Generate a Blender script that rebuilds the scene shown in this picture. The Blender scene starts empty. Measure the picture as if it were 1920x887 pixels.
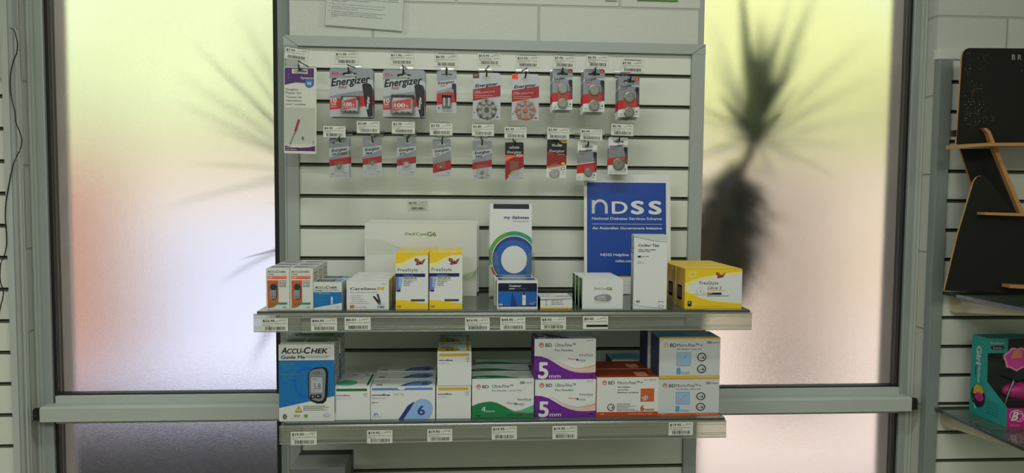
import bpy, bmesh, math, random
from mathutils import Vector, Matrix
random.seed(7)
SC = bpy.context.scene
COL = SC.collection

# ------------------------------------------------------------------ camera
ZO = 1.8                     # height of the top slot of the slat wall above the floor
F, PIT, YAW, ROL = 1402.2, -0.05888, 0.07023, 0.00827
CAM = Vector((0.3817, -1.8242, -0.29207 + ZO))
_cp, _sp, _c, _s = math.cos(PIT), math.sin(PIT), math.cos(YAW), math.sin(YAW)
FW = Vector((_s*_cp, _c*_cp, _sp)); _r = Vector((_c, -_s, 0)); _u = _r.cross(FW)
RT = math.cos(ROL)*_r + math.sin(ROL)*_u
UP = -math.sin(ROL)*_r + math.cos(ROL)*_u
cd = bpy.data.cameras.new('camera'); cam = bpy.data.objects.new('camera', cd); COL.objects.link(cam)
cd.sensor_fit = 'HORIZONTAL'; cd.sensor_width = 36.0; cd.lens = F*36/1920; cd.clip_start = 0.02; cd.clip_end = 200
M3 = Matrix((RT, UP, -FW)).transposed()
cam.matrix_world = Matrix.Translation(CAM) @ M3.to_4x4()
SC.camera = cam

# ------------------------------------------------------------------ world, sun, lamps, exposure
w = bpy.data.worlds.new('sky'); SC.world = w; w.use_nodes = True
nt = w.node_tree; bg = nt.nodes['Background']
bg.inputs['Color'].default_value = (0.80, 0.90, 1.0, 1); bg.inputs['Strength'].default_value = 1.35
sd = bpy.data.lights.new('sun', 'SUN'); sd.energy = 3.4; sd.angle = math.radians(2); sd.color = (1.0, 0.97, 0.92)
sun = bpy.data.objects.new('sun', sd); COL.objects.link(sun)
sun.rotation_euler = Vector((0.30, 0.50, -0.81)).to_track_quat('-Z', 'Y').to_euler()
def area(name, loc, sx, sy, power, col, tgt=None):
    d = bpy.data.lights.new(name, 'AREA'); d.shape = 'RECTANGLE'; d.size = sx; d.size_y = sy; d.energy = power; d.color = col
    o = bpy.data.objects.new(name, d); COL.objects.link(o); o.location = loc
    if tgt: o.rotation_euler = (Vector(tgt)-Vector(loc)).to_track_quat('-Z', 'Y').to_euler()
    return o
LC = (0.96, 1.0, 0.94)
area('ceiling_lamp', (0.45, -0.95, 2.72), 1.2, 0.16, 11, LC)
area('ceiling_lamp', (-0.9, -2.5, 2.72), 1.2, 0.3, 25, LC)
area('ceiling_lamp', (0.5, -3.3, 2.72), 1.2, 0.3, 34, LC)
area('ceiling_lamp', (1.9, -2.6, 2.72), 1.2, 0.3, 13, LC)
vs = SC.view_settings
SC.display_settings.display_device = 'sRGB'
vs.view_transform = 'Standard'; vs.look = 'None'; vs.gamma = 1.0; vs.use_curve_mapping = False; vs.exposure = 0.0
cy = SC.cycles
cy.use_denoising = True; cy.max_bounces = 10; cy.transparent_max_bounces = 24; cy.transmission_bounces = 8
cy.sample_clamp_indirect = 4.0; cy.caustics_refractive = True; cy.caustics_reflective = False; cy.blur_glossy = 0.5

# ------------------------------------------------------------------ pixel rays (1920 x 887 frame)
def ray(px, py): return FW + RT*((px-960)/F) - UP*((py-443.5)/F)
def aty(px, py, Y):
    d = ray(px, py); return CAM + d*((Y-CAM.y)/d.y)
def atz(px, py, Z):
    d = ray(px, py); return CAM + d*((Z-CAM.z)/d.z)
def X(px, py, Y): return aty(px, py, Y).x
def Z(px, py, Y): return aty(px, py, Y).z

# ------------------------------------------------------------------ materials
MATS = {}
def srgb(h):
    h = h.lstrip('#'); c = [int(h[i:i+2], 16)/255 for i in (0, 2, 4)]
    return tuple(x/12.92 if x <= 0.04045 else ((x+0.055)/1.055)**2.4 for x in c) + (1,)
def mat(name, hexcol, rough=0.5, metal=0.0, spec=0.5, coat=0.0, noise=0.0, nscale=30, bump=0.0, bscale=200, stretch=None):
    m = bpy.data.materials.new(name); m.use_nodes = True; t = m.node_tree; b = t.nodes['Principled BSDF']
    b.inputs['Base Color'].default_value = srgb(hexcol); b.inputs['Roughness'].default_value = rough
    b.inputs['Metallic'].default_value = metal; b.inputs['Specular IOR Level'].default_value = spec
    b.inputs['Coat Weight'].default_value = coat; b.inputs['Coat Roughness'].default_value = 0.12
    if noise or bump:
        tc = t.nodes.new('ShaderNodeTexCoord'); src = tc.outputs['Object']
        if stretch:
            mp = t.nodes.new('ShaderNodeMapping'); mp.inputs['Scale'].default_value = stretch
            t.links.new(src, mp.inputs['Vector']); src = mp.outputs['Vector']
        if noise:
            n = t.nodes.new('ShaderNodeTexNoise'); n.inputs['Scale'].default_value = nscale; n.inputs['Detail'].default_value = 5
            t.links.new(src, n.inputs['Vector'])
            mx = t.nodes.new('ShaderNodeMix'); mx.data_type = 'RGBA'; mx.blend_type = 'MULTIPLY'
            mx.inputs[0].default_value = 1.0; mx.inputs[6].default_value = srgb(hexcol)
            r = t.nodes.new('ShaderNodeMapRange'); r.inputs['To Min'].default_value = 1-noise; r.inputs['To Max'].default_value = 1+noise*0.5
            t.links.new(n.outputs['Fac'], r.inputs['Value']); t.links.new(r.outputs['Result'], mx.inputs[7])
            t.links.new(mx.outputs[2], b.inputs['Base Color'])
        if bump:
            n2 = t.nodes.new('ShaderNodeTexNoise'); n2.inputs['Scale'].default_value = bscale; n2.inputs['Detail'].default_value = 4
            t.links.new(src, n2.inputs['Vector'])
            bp = t.nodes.new('ShaderNodeBump'); bp.inputs['Strength'].default_value = bump; bp.inputs['Distance'].default_value = 0.002
            t.links.new(n2.outputs['Fac'], bp.inputs['Height']); t.links.new(bp.outputs['Normal'], b.inputs['Normal'])
    MATS[name] = m; return m
def clear(name, hexcol, base=0.06, rough=0.08, diff=0.0, diffcol='#cfd6cc'):
    """clear plastic: a tinted see-through sheet with a glossy fresnel reflection and a little haze"""
    m = bpy.data.materials.new(name); m.use_nodes = True; t = m.node_tree; t.nodes.clear()
    out = t.nodes.new('ShaderNodeOutputMaterial'); tr = t.nodes.new('ShaderNodeBsdfTransparent'); tr.inputs['Color'].default_value = srgb(hexcol)
    gl = t.nodes.new('ShaderNodeBsdfGlossy'); gl.inputs['Roughness'].default_value = rough
    fr = t.nodes.new('ShaderNodeFresnel'); fr.inputs['IOR'].default_value = 1.45
    ad = t.nodes.new('ShaderNodeMath'); ad.operation = 'MULTIPLY_ADD'; ad.inputs[1].default_value = 0.9; ad.inputs[2].default_value = base
    t.links.new(fr.outputs[0], ad.inputs[0])
    ge = t.nodes.new('ShaderNodeNewGeometry'); iv = t.nodes.new('ShaderNodeMath'); iv.operation = 'SUBTRACT'; iv.inputs[0].default_value = 1.0; t.links.new(ge.outputs['Backfacing'], iv.inputs[1])
    fm = t.nodes.new('ShaderNodeMath'); fm.operation = 'MULTIPLY'; t.links.new(ad.outputs[0], fm.inputs[0]); t.links.new(iv.outputs[0], fm.inputs[1]); ad = fm
    df = t.nodes.new('ShaderNodeBsdfDiffuse'); df.inputs['Color'].default_value = srgb(diffcol)
    mh = t.nodes.new('ShaderNodeMixShader'); mh.inputs[0].default_value = diff
    t.links.new(tr.outputs[0], mh.inputs[1]); t.links.new(df.outputs[0], mh.inputs[2])
    mx = t.nodes.new('ShaderNodeMixShader'); t.links.new(ad.outputs[0], mx.inputs[0])
    t.links.new(mh.outputs[0], mx.inputs[1]); t.links.new(gl.outputs[0], mx.inputs[2]); t.links.new(mx.outputs[0], out.inputs['Surface'])
    MATS[name] = m; return m
def blockmat():
    m = mat('painted_block', '#cfd3c6', 0.7, bump=0.0); t = m.node_tree; b = t.nodes['Principled BSDF']
    tc = t.nodes.new('ShaderNodeTexCoord'); sx = t.nodes.new('ShaderNodeSeparateXYZ'); cb = t.nodes.new('ShaderNodeCombineXYZ')
    t.links.new(tc.outputs['Object'], sx.inputs[0])
    ax = t.nodes.new('ShaderNodeMath'); ax.operation = 'ADD'; t.links.new(sx.outputs[0], ax.inputs[0]); t.links.new(sx.outputs[1], ax.inputs[1])
    ox = t.nodes.new('ShaderNodeMath'); ox.operation = 'ADD'; ox.inputs[1].default_value = BX; t.links.new(ax.outputs[0], ox.inputs[0])
    oz = t.nodes.new('ShaderNodeMath'); oz.operation = 'ADD'; oz.inputs[1].default_value = BZ; t.links.new(sx.outputs[2], oz.inputs[0])
    t.links.new(ox.outputs[0], cb.inputs[0]); t.links.new(oz.outputs[0], cb.inputs[1])
    br = t.nodes.new('ShaderNodeTexBrick'); br.inputs['Scale'].default_value = 1.0; br.inputs['Brick Width'].default_value = 0.4
    br.inputs['Row Height'].default_value = 0.2; br.inputs['Mortar Size'].default_value = 0.004; br.inputs['Mortar Smooth'].default_value = 0.6
    br.inputs['Color1'].default_value = srgb('#d0d3c8'); br.inputs['Color2'].default_value = srgb('#cbcec3'); br.inputs['Mortar'].default_value = srgb('#b4b8ac')
    t.links.new(cb.outputs[0], br.inputs['Vector']); t.links.new(br.outputs['Color'], b.inputs['Base Color'])
    n = t.nodes.new('ShaderNodeTexNoise'); n.inputs['Scale'].default_value = 120; n.inputs['Detail'].default_value = 6; t.links.new(tc.outputs['Object'], n.inputs['Vector'])
    s = t.nodes.new('ShaderNodeMath'); s.operation = 'MULTIPLY_ADD'; s.inputs[1].default_value = -4.0; t.links.new(br.outputs['Fac'], s.inputs[0]); t.links.new(n.outputs['Fac'], s.inputs[2])
    bp = t.nodes.new('ShaderNodeBump'); bp.inputs['Strength'].default_value = 0.45; bp.inputs['Distance'].default_value = 0.0022
    t.links.new(s.outputs[0], bp.inputs['Height']); t.links.new(bp.outputs['Normal'], b.inputs['Normal'])
BZ = 0.0; BX = 0.0
_j = Z(1050, 12, 0.015); BZ = -(_j % 0.2)
_x = X(1163, 5, 0.015)
BX = -((_x + 0.015) % 0.4)
blockmat()

def glassmats():
    for nm, rough in (('patterned_glass', 0.13), ('glass_back', 0.02)):
        m = bpy.data.materials.new(nm); m.use_nodes = True; t = m.node_tree; t.nodes.clear()
        out = t.nodes.new('ShaderNodeOutputMaterial'); g = t.nodes.new('ShaderNodeBsdfGlass'); g.inputs['IOR'].default_value = 1.5
        g.inputs['Roughness'].default_value = rough; g.inputs['Color'].default_value = (0.96, 0.97, 0.95, 1)
        if nm == 'patterned_glass':
            tc = t.nodes.new('ShaderNodeTexCoord'); n = t.nodes.new('ShaderNodeTexNoise'); n.inputs['Scale'].default_value = 640; n.inputs['Detail'].default_value = 2
            t.links.new(tc.outputs['Object'], n.inputs['Vector'])
            bp = t.nodes.new('ShaderNodeBump'); bp.inputs['Strength'].default_value = 0.9; bp.inputs['Distance'].default_value = 0.0005
            t.links.new(n.outputs['Fac'], bp.inputs['Height']); t.links.new(bp.outputs['Normal'], g.inputs['Normal'])
        t.links.new(g.outputs[0], out.inputs['Surface']); MATS[nm] = m
glassmats()

for a in [
 ('slat_white', '#dee1d4', .38, 0, .5, 0, .05, 9), ('slot_dark', '#35352c', .6), ('slot_metal', '#5c5c50', .45, .3), ('frame_grey', '#a6aca6', .45, .1, .5, 0, .05, 14),
 ('frame_side', '#868f89', .5), ('alu_white', '#b9c0b8', .4, 0, .5, 0, .04, 12), ('alu_grey', '#a3aaa6', .4, .2), ('black_edge', '#0c0a08', .6), ('bronze', '#3c322a', .5),
 ('reveal_mauve', '#a3968e', .9, 0, .3, 0, .15, 12), ('cable_black', '#101010', .5), ('ceiling_paint', '#d8d8cf', .8), ('floor_vinyl', '#8e8a80', .5),
 ('room_paint', '#b9baae', .8), ('chrome', '#c8c8c4', .22, 1.0), ('dark_chrome', '#55564f', .35, .9), ('ticket_paper', '#d3d5c8', .6), ('ink', '#15151a', .6), ('ink_soft', '#4c4c50', .6),
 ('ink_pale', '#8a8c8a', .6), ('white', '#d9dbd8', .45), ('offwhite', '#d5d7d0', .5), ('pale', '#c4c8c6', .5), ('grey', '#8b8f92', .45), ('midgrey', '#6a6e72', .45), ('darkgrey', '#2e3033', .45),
 ('black', '#0d0d10', .4), ('card_silver', '#8a9096', .3, .35), ('card_light', '#b4b8bc', .3, .15), ('red', '#c2211d', .35), ('deep_red', '#8e1b20', .4), ('crimson', '#9f2026', .4), ('orange', '#e2622a', .4),
 ('hot_orange', '#f0551e', .4), ('box_orange', '#c85a26', .45), ('rust', '#b4431a', .5), ('rust_dark', '#8c2f12', .5), ('peach', '#d98a5e', .5), ('pale_peach', '#dcb8a4', .5),
 ('green', '#1f8a55', .4), ('bd_green', '#127a45', .4), ('bd_green_dark', '#0b5f36', .4), ('lime', '#5f9a33', .45), ('dk_lime', '#4a7a28', .45), ('mint', '#4fae84', .4), ('forest', '#1f6b33', .45),
 ('blue', '#0f6fae', .4), ('sky', '#3a93c9', .4), ('ndss_blue', '#06409c', .4), ('navy', '#151f5c', .4), ('deep_navy', '#0a1030', .25), ('contour_blue', '#0a62b8', .3), ('contour_dark', '#073a86', .3),
 ('powder', '#8fb3d6', .45), ('novo_blue', '#5a83c4', .4), ('novo_pale', '#8fb1df', .4), ('novo_navy', '#24397e', .4), ('lilac', '#6f78b4', .4), ('purple', '#6a1f8f', .4), ('purple_dark', '#56187a', .4),
 ('kit_purple', '#4c1a62', .45), ('yellow', '#e8c41c', .4), ('yellow_deep', '#d9a81a', .4), ('yellow_pale', '#e9de8e', .45), ('novo_yellow', '#d4a72a', .4), ('novo_olive', '#b8a63c', .4), ('brown', '#5a2a14', .5),
 ('monarch', '#c0501a', .5), ('teal', '#1f9a93', .45), ('teal_dark', '#14706e', .45), ('magenta', '#c01f7a', .4), ('pink', '#d4409a', .35), ('pink_pale', '#d596b4', .4), ('mdf_edge', '#b98a52', .6),
 ('mdf_black', '#191814', .5, 0, .3, 0, .1, 40), ('hole_glint', '#d8d8d0', .2, .6), ('bracket_cream', '#cfc6a2', .45), ('silver_box', '#a9adac', .3, .5), ('coin', '#9a9a90', .32, .95), ('coin_dark', '#5d5d55', .35, .9),
 ('batt_silver', '#c2c4c4', .28, .8), ('screw_red', '#b0262a', .4), ('steel', '#4f4f4f', .3, .9), ('paper_sign', '#d2d5cc', .5), ('bark', '#4a3626', .9, 0, .2, 0, .4, 20),
 ('leaf_dark', '#66762f', .5, 0, .5, 0, .3, 5), ('leaf_black', '#12140c', .6), ('hedge_leaf', '#d6d592', .8, 0, .3, 0, .45, 1.0), ('tree_pale', '#d2d8a6', .8, 0, .3, 0, .25, 1.2),
 ('render_cream', '#d6c3ae', .9, 0, .3, 0, .12, 1.5), ('brick_orange', '#c48a76', .9, 0, .3, 0, .2, 3), ('paving_pink', '#ccb6b0', .85, 0, .3, 0, .15, 1.5), ('stone_lavender', '#dcdcf0', .8, 0, .3, 0, .15, 2),
 ('bed_soil', '#1c191d', .95, 0, .2, 0, .35, 3), ('dot_green', '#2f8f4a', .5), ('dex_line', '#86a862', .5), ('petal_red', '#b9334e', .4), ('petal_amber', '#d79a2a', .4), ('record_green', '#5e9a35', .4), ('record_teal', '#2d8f6e', .4),
 ('record_blue', '#1c5aa8', .35), ('record_navy', '#16387c', .35), ('side_blue', '#62739f', .45), ('tag_white', '#e4e6e0', .5)]:
    mat(*a)
mat('taupe_post', '#8d7d76', .9, noise=.3, nscale=6)
mat('asphalt', '#cbc8dc', .9, noise=.3, nscale=4)
clear('blister_clear', '#fbfcfb', .04, .12, .03)
clear('acrylic', '#f8faf8', .05, .08, .02)
clear('sleeve', '#fbfcfb', .01, .35, .02)
clear('strip_plastic', '#e8ebe2', .08, .25, .18, '#b8baae')
clear('strip_shine', '#e8ebe0', .2, .2, .3, '#c6c8ba')
clear('shelf_glass', '#b9c8bf', .10, .06, .22, '#7e8b84')
clear('shelf_edge', '#39463f', .10, .1, .7, '#3a4640')
clear('window_film', '#ffffff', .06, .05, .02)

# ------------------------------------------------------------------ mesh builder
class MB:
    def __init__(s): s.v = []; s.f = []; s.m = []; s.names = []; s.sm = []
    def mi(s, n):
        if n not in s.names: s.names.append(n)
        return s.names.index(n)
    def add(s, vs, fs, m, smooth=False):
        b = len(s.v); s.v += [tuple(v) for v in vs]; k = s.mi(m)
        for f in fs: s.f.append([i+b for i in f]); s.m.append(k); s.sm.append(smooth)
    def quad(s, a, b, c, d, m): s.add([a, b, c, d], [(0, 1, 2, 3)], m)
    def box(s, x0, x1, y0, y1, z0, z1, m, bev=0.0):
        if bev <= 0:
            s.add([(x0,y0,z0),(x1,y0,z0),(x1,y1,z0),(x0,y1,z0),(x0,y0,z1),(x1,y0,z1),(x1,y1,z1),(x0,y1,z1)],
                  [(3,2,1,0),(4,5,6,7),(0,1,5,4),(1,2,6,5),(2,3,7,6),(3,0,4,7)], m); return
        bm = bmesh.new(); bmesh.ops.create_cube(bm, size=1)
        for v in bm.verts: v.co = Vector(((x0+x1)/2+v.co.x*(x1-x0), (y0+y1)/2+v.co.y*(y1-y0), (z0+z1)/2+v.co.z*(z1-z0)))
        bmesh.ops.bevel(bm, geom=bm.edges[:], offset=bev, segments=2, affect='EDGES', profile=0.6)
        s.bm(bm, m)
    def bm(s, bm, m, smooth=False):
        bm.verts.index_update(); s.add([v.co[:] for v in bm.verts], [[v.index for v in f.verts] for f in bm.faces], m, smooth); bm.free()
    def prism(s, pts, axis, a, b, m, side=None):
        """closed outline pts (2D) extruded along axis between a and b"""
        def P(p, t):
            return {'x': (t, p[0], p[1]), 'y': (p[0], t, p[1]), 'z': (p[0], p[1], t)}[axis]
        n = len(pts); vs = [P(p, a) for p in pts] + [P(p, b) for p in pts]
        s.add(vs, [list(range(n)), list(range(2*n-1, n-1, -1))], m)
        s.add(vs, [(i, (i+1) % n, n+(i+1) % n, n+i) for i in range(n)], side or m)
    def tube(s, pts, r, m, n=8):
        pts = [Vector(p) for p in pts]; rings = []
        for i, p in enumerate(pts):
            d = (pts[min(i+1, len(pts)-1)]-pts[max(i-1, 0)]).normalized()
            a = d.cross(Vector((0, 0, 1)) if abs(d.z) < .9 else Vector((1, 0, 0))).normalized(); b = d.cross(a)
            rr = r[i] if isinstance(r, (list, tuple)) else r
            rings.append([p+a*rr*math.cos(2*math.pi*k/n)+b*rr*math.sin(2*math.pi*k/n) for k in range(n)])
        vs = [v for q in rings for v in q]; fs = []
        for i in range(len(rings)-1):
            for k in range(n): fs.append((i*n+k, i*n+(k+1) % n, (i+1)*n+(k+1) % n, (i+1)*n+k))
        s.add(vs, fs, m, True); s.add(vs, [list(range(n))[::-1], [len(vs)-n+k for k in range(n)]], m)
    def lathe(s, prof, o, axis, m, n=24):
        """prof: [(radius, distance along axis, material or None)]"""
        o = Vector(o); d = Vector(axis).normalized(); a = d.orthogonal().normalized(); b = d.cross(a)
        R = [[o+d*t+a*r*math.cos(2*math.pi*k/n)+b*r*math.sin(2*math.pi*k/n) for k in range(n)] for r, t, *_ in prof]
        for i in range(len(R)-1):
            mm = prof[i][2] if len(prof[i]) > 2 and prof[i][2] else m
            s.add(R[i]+R[i+1], [(k, (k+1) % n, n+(k+1) % n, n+k) for k in range(n)], mm, True)
        s.add(R[0], [list(range(n))[::-1]], m); s.add(R[-1], [list(range(n))], prof[-1][2] if len(prof[-1]) > 2 and prof[-1][2] else m)
    def build(s, name, parent=None, loc=(0, 0, 0)):
        me = bpy.data.meshes.new(name); me.from_pydata(s.v, [], s.f)
        for n in s.names: me.materials.append(MATS[n])
        me.polygons.foreach_set('material_index', s.m); me.polygons.foreach_set('use_smooth', s.sm); me.update()
        o = bpy.data.objects.new(name, me); COL.objects.link(o); o.parent = parent; o.location = loc
        return o

def tag(o, label=None, cat=None, group=None, kind=None):
    for k, v in (('label', label), ('category', cat), ('group', group), ('kind', kind)):
        if v: o[k] = v
    return o
def struct(o): o['kind'] = 'structure'; return o
def empty(name, loc=(0, 0, 0), rz=0):
    o = bpy.data.objects.new(name, None); COL.objects.link(o); o.location = loc; o.rotation_euler = (0, 0, rz); o.empty_display_size = .02; return o
def dup(o, dloc=(0, 0, 0), label=None, group=None, drz=0):
    def cp(x, par):
        c = x.copy(); COL.objects.link(c); c.parent = par
        for ch in list(x.children): cp(ch, c)
        return c
    c = cp(o, None); c.location = Vector(o.location)+Vector(dloc); c.rotation_euler.z += drz
    if label: c['label'] = label
    if group: c['group'] = group
    return c

# ------------------------------------------------------------------ lettering and flat artwork
_TC = {}
def textmesh(txt, bold=0.0, shear=0.0, sp=1.0, res=2):
    key = (txt, bold, shear, sp)
    if key in _TC: return _TC[key]
    if bold > 0:      # heavier strokes: the same outline laid four times, a hair apart
        v0, f0, a0, a1 = textmesh(txt, 0.0, shear, sp); vs = []; fs = []; b = bold*.9
        for i, (dx, dy) in enumerate([(b*math.cos(q), b*.85*math.sin(q)) for q in [math.pi*k/(4 if len(txt) < 5 else 2) for k in range(8 if len(txt) < 5 else 4)]]):
            k = len(vs); vs += [Vector((v.x+dx, v.y+dy, i)) for v in v0]; fs += [[q+k for q in f] for f in f0]
        _TC[key] = (vs, fs, a0-b, a1+b); return _TC[key]
    c = bpy.data.curves.new('t', 'FONT'); c.body = txt; c.size = 1.0; c.offset = min(bold, 0); c.shear = shear; c.space_character = sp; c.resolution_u = 5 if len(txt) < 5 else (3 if len(txt) < 12 else 2); c.fill_mode = 'FRONT'
    ob = bpy.data.objects.new('t', c); COL.objects.link(ob)
    dg = bpy.context.evaluated_depsgraph_get(); me = bpy.data.meshes.new_from_object(ob.evaluated_get(dg))
    vs = [v.co.copy() for v in me.vertices]; fs = [list(p.vertices) for p in me.polygons]
    bpy.data.objects.remove(ob); bpy.data.curves.remove(c); bpy.data.meshes.remove(me)
    if vs: x0 = min(v.x for v in vs); x1 = max(v.x for v in vs)
    else: x0 = 0; x1 = 1
    _TC[key] = (vs, fs, x0, x1); return _TC[key]
def outline_mesh(outs):
    """filled 2D outline with holes -> (verts2d, faces)"""
    c = bpy.data.curves.new('o', 'CURVE'); c.dimensions = '2D'; c.fill_mode = 'BOTH'
    for o in outs:
        sp = c.splines.new('POLY'); sp.points.add(len(o)-1); sp.use_cyclic_u = True
        for i, p in enumerate(o): sp.points[i].co = (p[0], p[1], 0, 1)
    ob = bpy.data.objects.new('o', c); COL.objects.link(ob)
    me = bpy.data.meshes.new_from_object(ob.evaluated_get(bpy.context.evaluated_depsgraph_get()))
    vs = [v.co.copy() for v in me.vertices]; fs = [list(p.vertices) for p in me.polygons]
    bpy.data.objects.remove(ob); bpy.data.curves.remove(c); bpy.data.meshes.remove(me)
    return vs, fs
CAP = 0.727
class Face:
    """a flat printed face; canvas (cx0,cy0)-(cx1,cy1), y down, top-left corner at o, across u, down v"""
    def __init__(s, mb, o, u, v, c, step=3e-5):
        s.mb = mb; s.o = Vector(o); s.u = Vector(u); s.v = Vector(v); s.c = c; s.n = s.v.cross(s.u).normalized(); s.l = 0; s.step = step
        s.W = c[2]-c[0]; s.H = c[3]-c[1]
    def P(s, x, y): return s.o + s.u*((x-s.c[0])/s.W) + s.v*((y-s.c[1])/s.H) + s.n*(s.l*s.step+1e-4)
    def clip(s, pts):
        return [(min(max(x, s.c[0]), s.c[2]), min(max(y, s.c[1]), s.c[3])) for x, y in pts]
    def poly(s, pts, m, keep=False):
        s.l += 1
        if not keep: pts = s.clip(pts)
        a = sum(pts[i][0]*pts[(i+1) % len(pts)][1]-pts[(i+1) % len(pts)][0]*pts[i][1] for i in range(len(pts)))
        if a > 0: pts = pts[::-1]
        s.mb.add([s.P(*p) for p in pts], [list(range(len(pts)))], m)
    def rect(s, x0, y0, x1, y1, m): s.poly([(x0, y0), (x1, y0), (x1, y1), (x0, y1)], m)
    def rrect(s, x0, y0, x1, y1, r, m):
        pts = []
        for cx, cy, a in ((x1-r, y0+r, -90), (x1-r, y1-r, 0), (x0+r, y1-r, 90), (x0+r, y0+r, 180)):
            for k in range(5): t = math.radians(a+k*22.5); pts.append((cx+r*math.cos(t), cy+r*math.sin(t)))
        s.poly(pts, m)
    def ell(s, cx, cy, rx, ry, m, n=28): s.poly([(cx+rx*math.cos(2*math.pi*k/n), cy+ry*math.sin(2*math.pi*k/n)) for k in range(n)], m)
    def ring(s, cx, cy, rx, ry, t, m, a0=0, a1=360, n=32):
        s.l += 1; vs = []; fs = []
        for k in range(n+1):
            a = math.radians(a0+(a1-a0)*k/n)
            for q in (0, t): vs.append(s.P(*s.clip([(cx+(rx-q)*math.cos(a), cy+(ry-q)*math.sin(a))])[0]))
        for k in range(n): fs.append((2*k, 2*k+1, 2*k+3, 2*k+2))
        s.mb.add(vs, fs, m)
    def line(s, pts, t, m):
        s.l += 1
        for (x0, y0), (x1, y1) in zip(pts, pts[1:]):
            L = math.hypot(x1-x0, y1-y0) or 1; nx, ny = -(y1-y0)/L*t/2, (x1-x0)/L*t/2
            s.mb.add([s.P(x0+nx, y0+ny), s.P(x0-nx, y0-ny), s.P(x1-nx, y1-ny), s.P(x1+nx, y1+ny)], [(0, 1, 2, 3)], m)
    def text(s, t, x, y, h, m, w=None, bold=0.0, shear=0.0, align='l', sp=1.0, rot=0.0):
        """baseline-left (x,y); cap height h; optional exact width w"""
        vs, fs, x0, x1 = textmesh(t, bold, shear, sp); s.l += 1
        k = h/CAP; kx = k if w is None else w/(x1-x0); ww = (x1-x0)*kx
        ox = {'l': 0, 'c': -ww/2, 'r': -ww}[align]; cr, sr = math.cos(rot), math.sin(rot); out = []
        for v in vs:
            a = ox+(v.x-x0)*kx; b = -v.y*k
            out.append(s.P(x+a*cr-b*sr, y+a*sr+b*cr)+s.n*(s.step*.22*v.z))
        s.mb.add(out, fs, m)
    def words(s, x0, y, x1, h, m, seed=0):
        """a row of print too small to read, as word-long dashes"""
        rnd = random.Random(seed*131+int(x0*7+y*3)); s.l += 1; x = x0; sc = h
        while x < x1-sc*.6:
            wd = min(sc*rnd.uniform(1.4, 4.2), x1-x)
            s.mb.add([s.P(x, y), s.P(x+wd, y), s.P(x+wd, y+h*.46), s.P(x, y+h*.46)], [(3, 2, 1, 0)], m); x += wd+sc*.55
    def barcode(s, x0, y0, x1, y1, m='ink', seed=1, n=26):
        rnd = random.Random(seed); s.l += 1; ws = [rnd.choice((1, 1, 2, 3)) for _ in range(2*n)]; k = (x1-x0)/sum(ws); x = x0
        for i, q in enumerate(ws):
            if i % 2 == 0: s.mb.add([s.P(x, y0), s.P(x+q*k, y0), s.P(x+q*k, y1), s.P(x, y1)], [(3, 2, 1, 0)], m)
            x += q*k
    def bfly(s, x, y, k):
        """small monarch butterfly"""
        for pts, m in (([(0,0),(-9,-14),(-22,-18),(-24,-6),(-14,2),(-20,10),(-8,13),(0,6)], 'brown'), ([(0,0),(9,-9),(22,-16),(14,2),(8,10),(0,6)], 'brown'),
                       ([(-3,-2),(-9,-11),(-19,-15),(-20,-7),(-11,0)], 'monarch'), ([(-4,3),(-15,8),(-9,10),(-3,6)], 'monarch'), ([(3,-1),(9,-7),(18,-12),(12,0),(6,5)], 'monarch'),
                       ([(-1,-8),(1,-8),(2,10),(-1,10)], 'black')):
            s.poly([(x+a*k, y+b*k) for a, b in pts], m)

def accu(f, x0, x1, base, hb, m='ink', b=.03):
    w = x1-x0; hs = hb*.80
    f.text('A', x0, base, hb, m, w=w*.125, bold=b, shear=.2); f.text('CCU-', x0+w*.125, base, hs, m, w=w*.35, bold=b, shear=.2)
    f.text('C', x0+w*.482, base, hb, m, w=w*.145, bold=b, shear=.2); f.text('HEK', x0+w*.635, base, hs, m, w=w*.365, bold=b, shear=.2)
# ================================================================== the room
YW = 0.015           # front of the painted block wall
YF, YG, YO = 0.06, 0.080, 0.135   # window frame front, glass, outside of the wall
FLOOR, CEIL = 0.0, 2.75
XL, XR, YB = -2.6, 3.4, -4.6
TOPW = 2.45; BOTW = 0.35
xw1 = X(33, 300, YW); xp0 = X(543, 50, YW); xp1 = X(1312, 50, YW); xw2 = X(1758, 60, YW)
def wallbox(name, x0, x1, z0, z1, y0=YW, y1=YO, m='painted_block'):
    b = MB(); b.box(x0, x1, y0, y1, z0, z1, m); return struct(b.build(name))
wallbox('wall_left_of_windows', XL, xw1, FLOOR, CEIL)
wallbox('wall_between_windows', xp0, xp1, BOTW, TOPW)
wallbox('wall_right_of_windows', xw2, XR, FLOOR, CEIL)
wallbox('wall_above_windows', xw1, xw2, TOPW, CEIL)
wallbox('wall_below_windows', xw1, xw2, FLOOR, BOTW)
b = MB(); b.box(XL, XR, YB, YW, -0.1, FLOOR, 'floor_vinyl'); struct(b.build('floor'))
b = MB(); b.box(XL-.1, XR+.1, YB, YO, CEIL, CEIL+.1, 'ceiling_paint'); struct(b.build('ceiling'))
b = MB(); b.box(XL-.1, XL, YB, YO, FLOOR, CEIL, 'room_paint'); struct(b.build('wall_left'))
b = MB(); b.box(XR, XR+.1, YB, YO, FLOOR, CEIL, 'room_paint'); struct(b.build('wall_right'))
b = MB(); b.box(XL-.1, XR+.1, YB-.1, YB, FLOOR, CEIL, 'room_paint'); struct(b.build('wall_back'))

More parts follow.
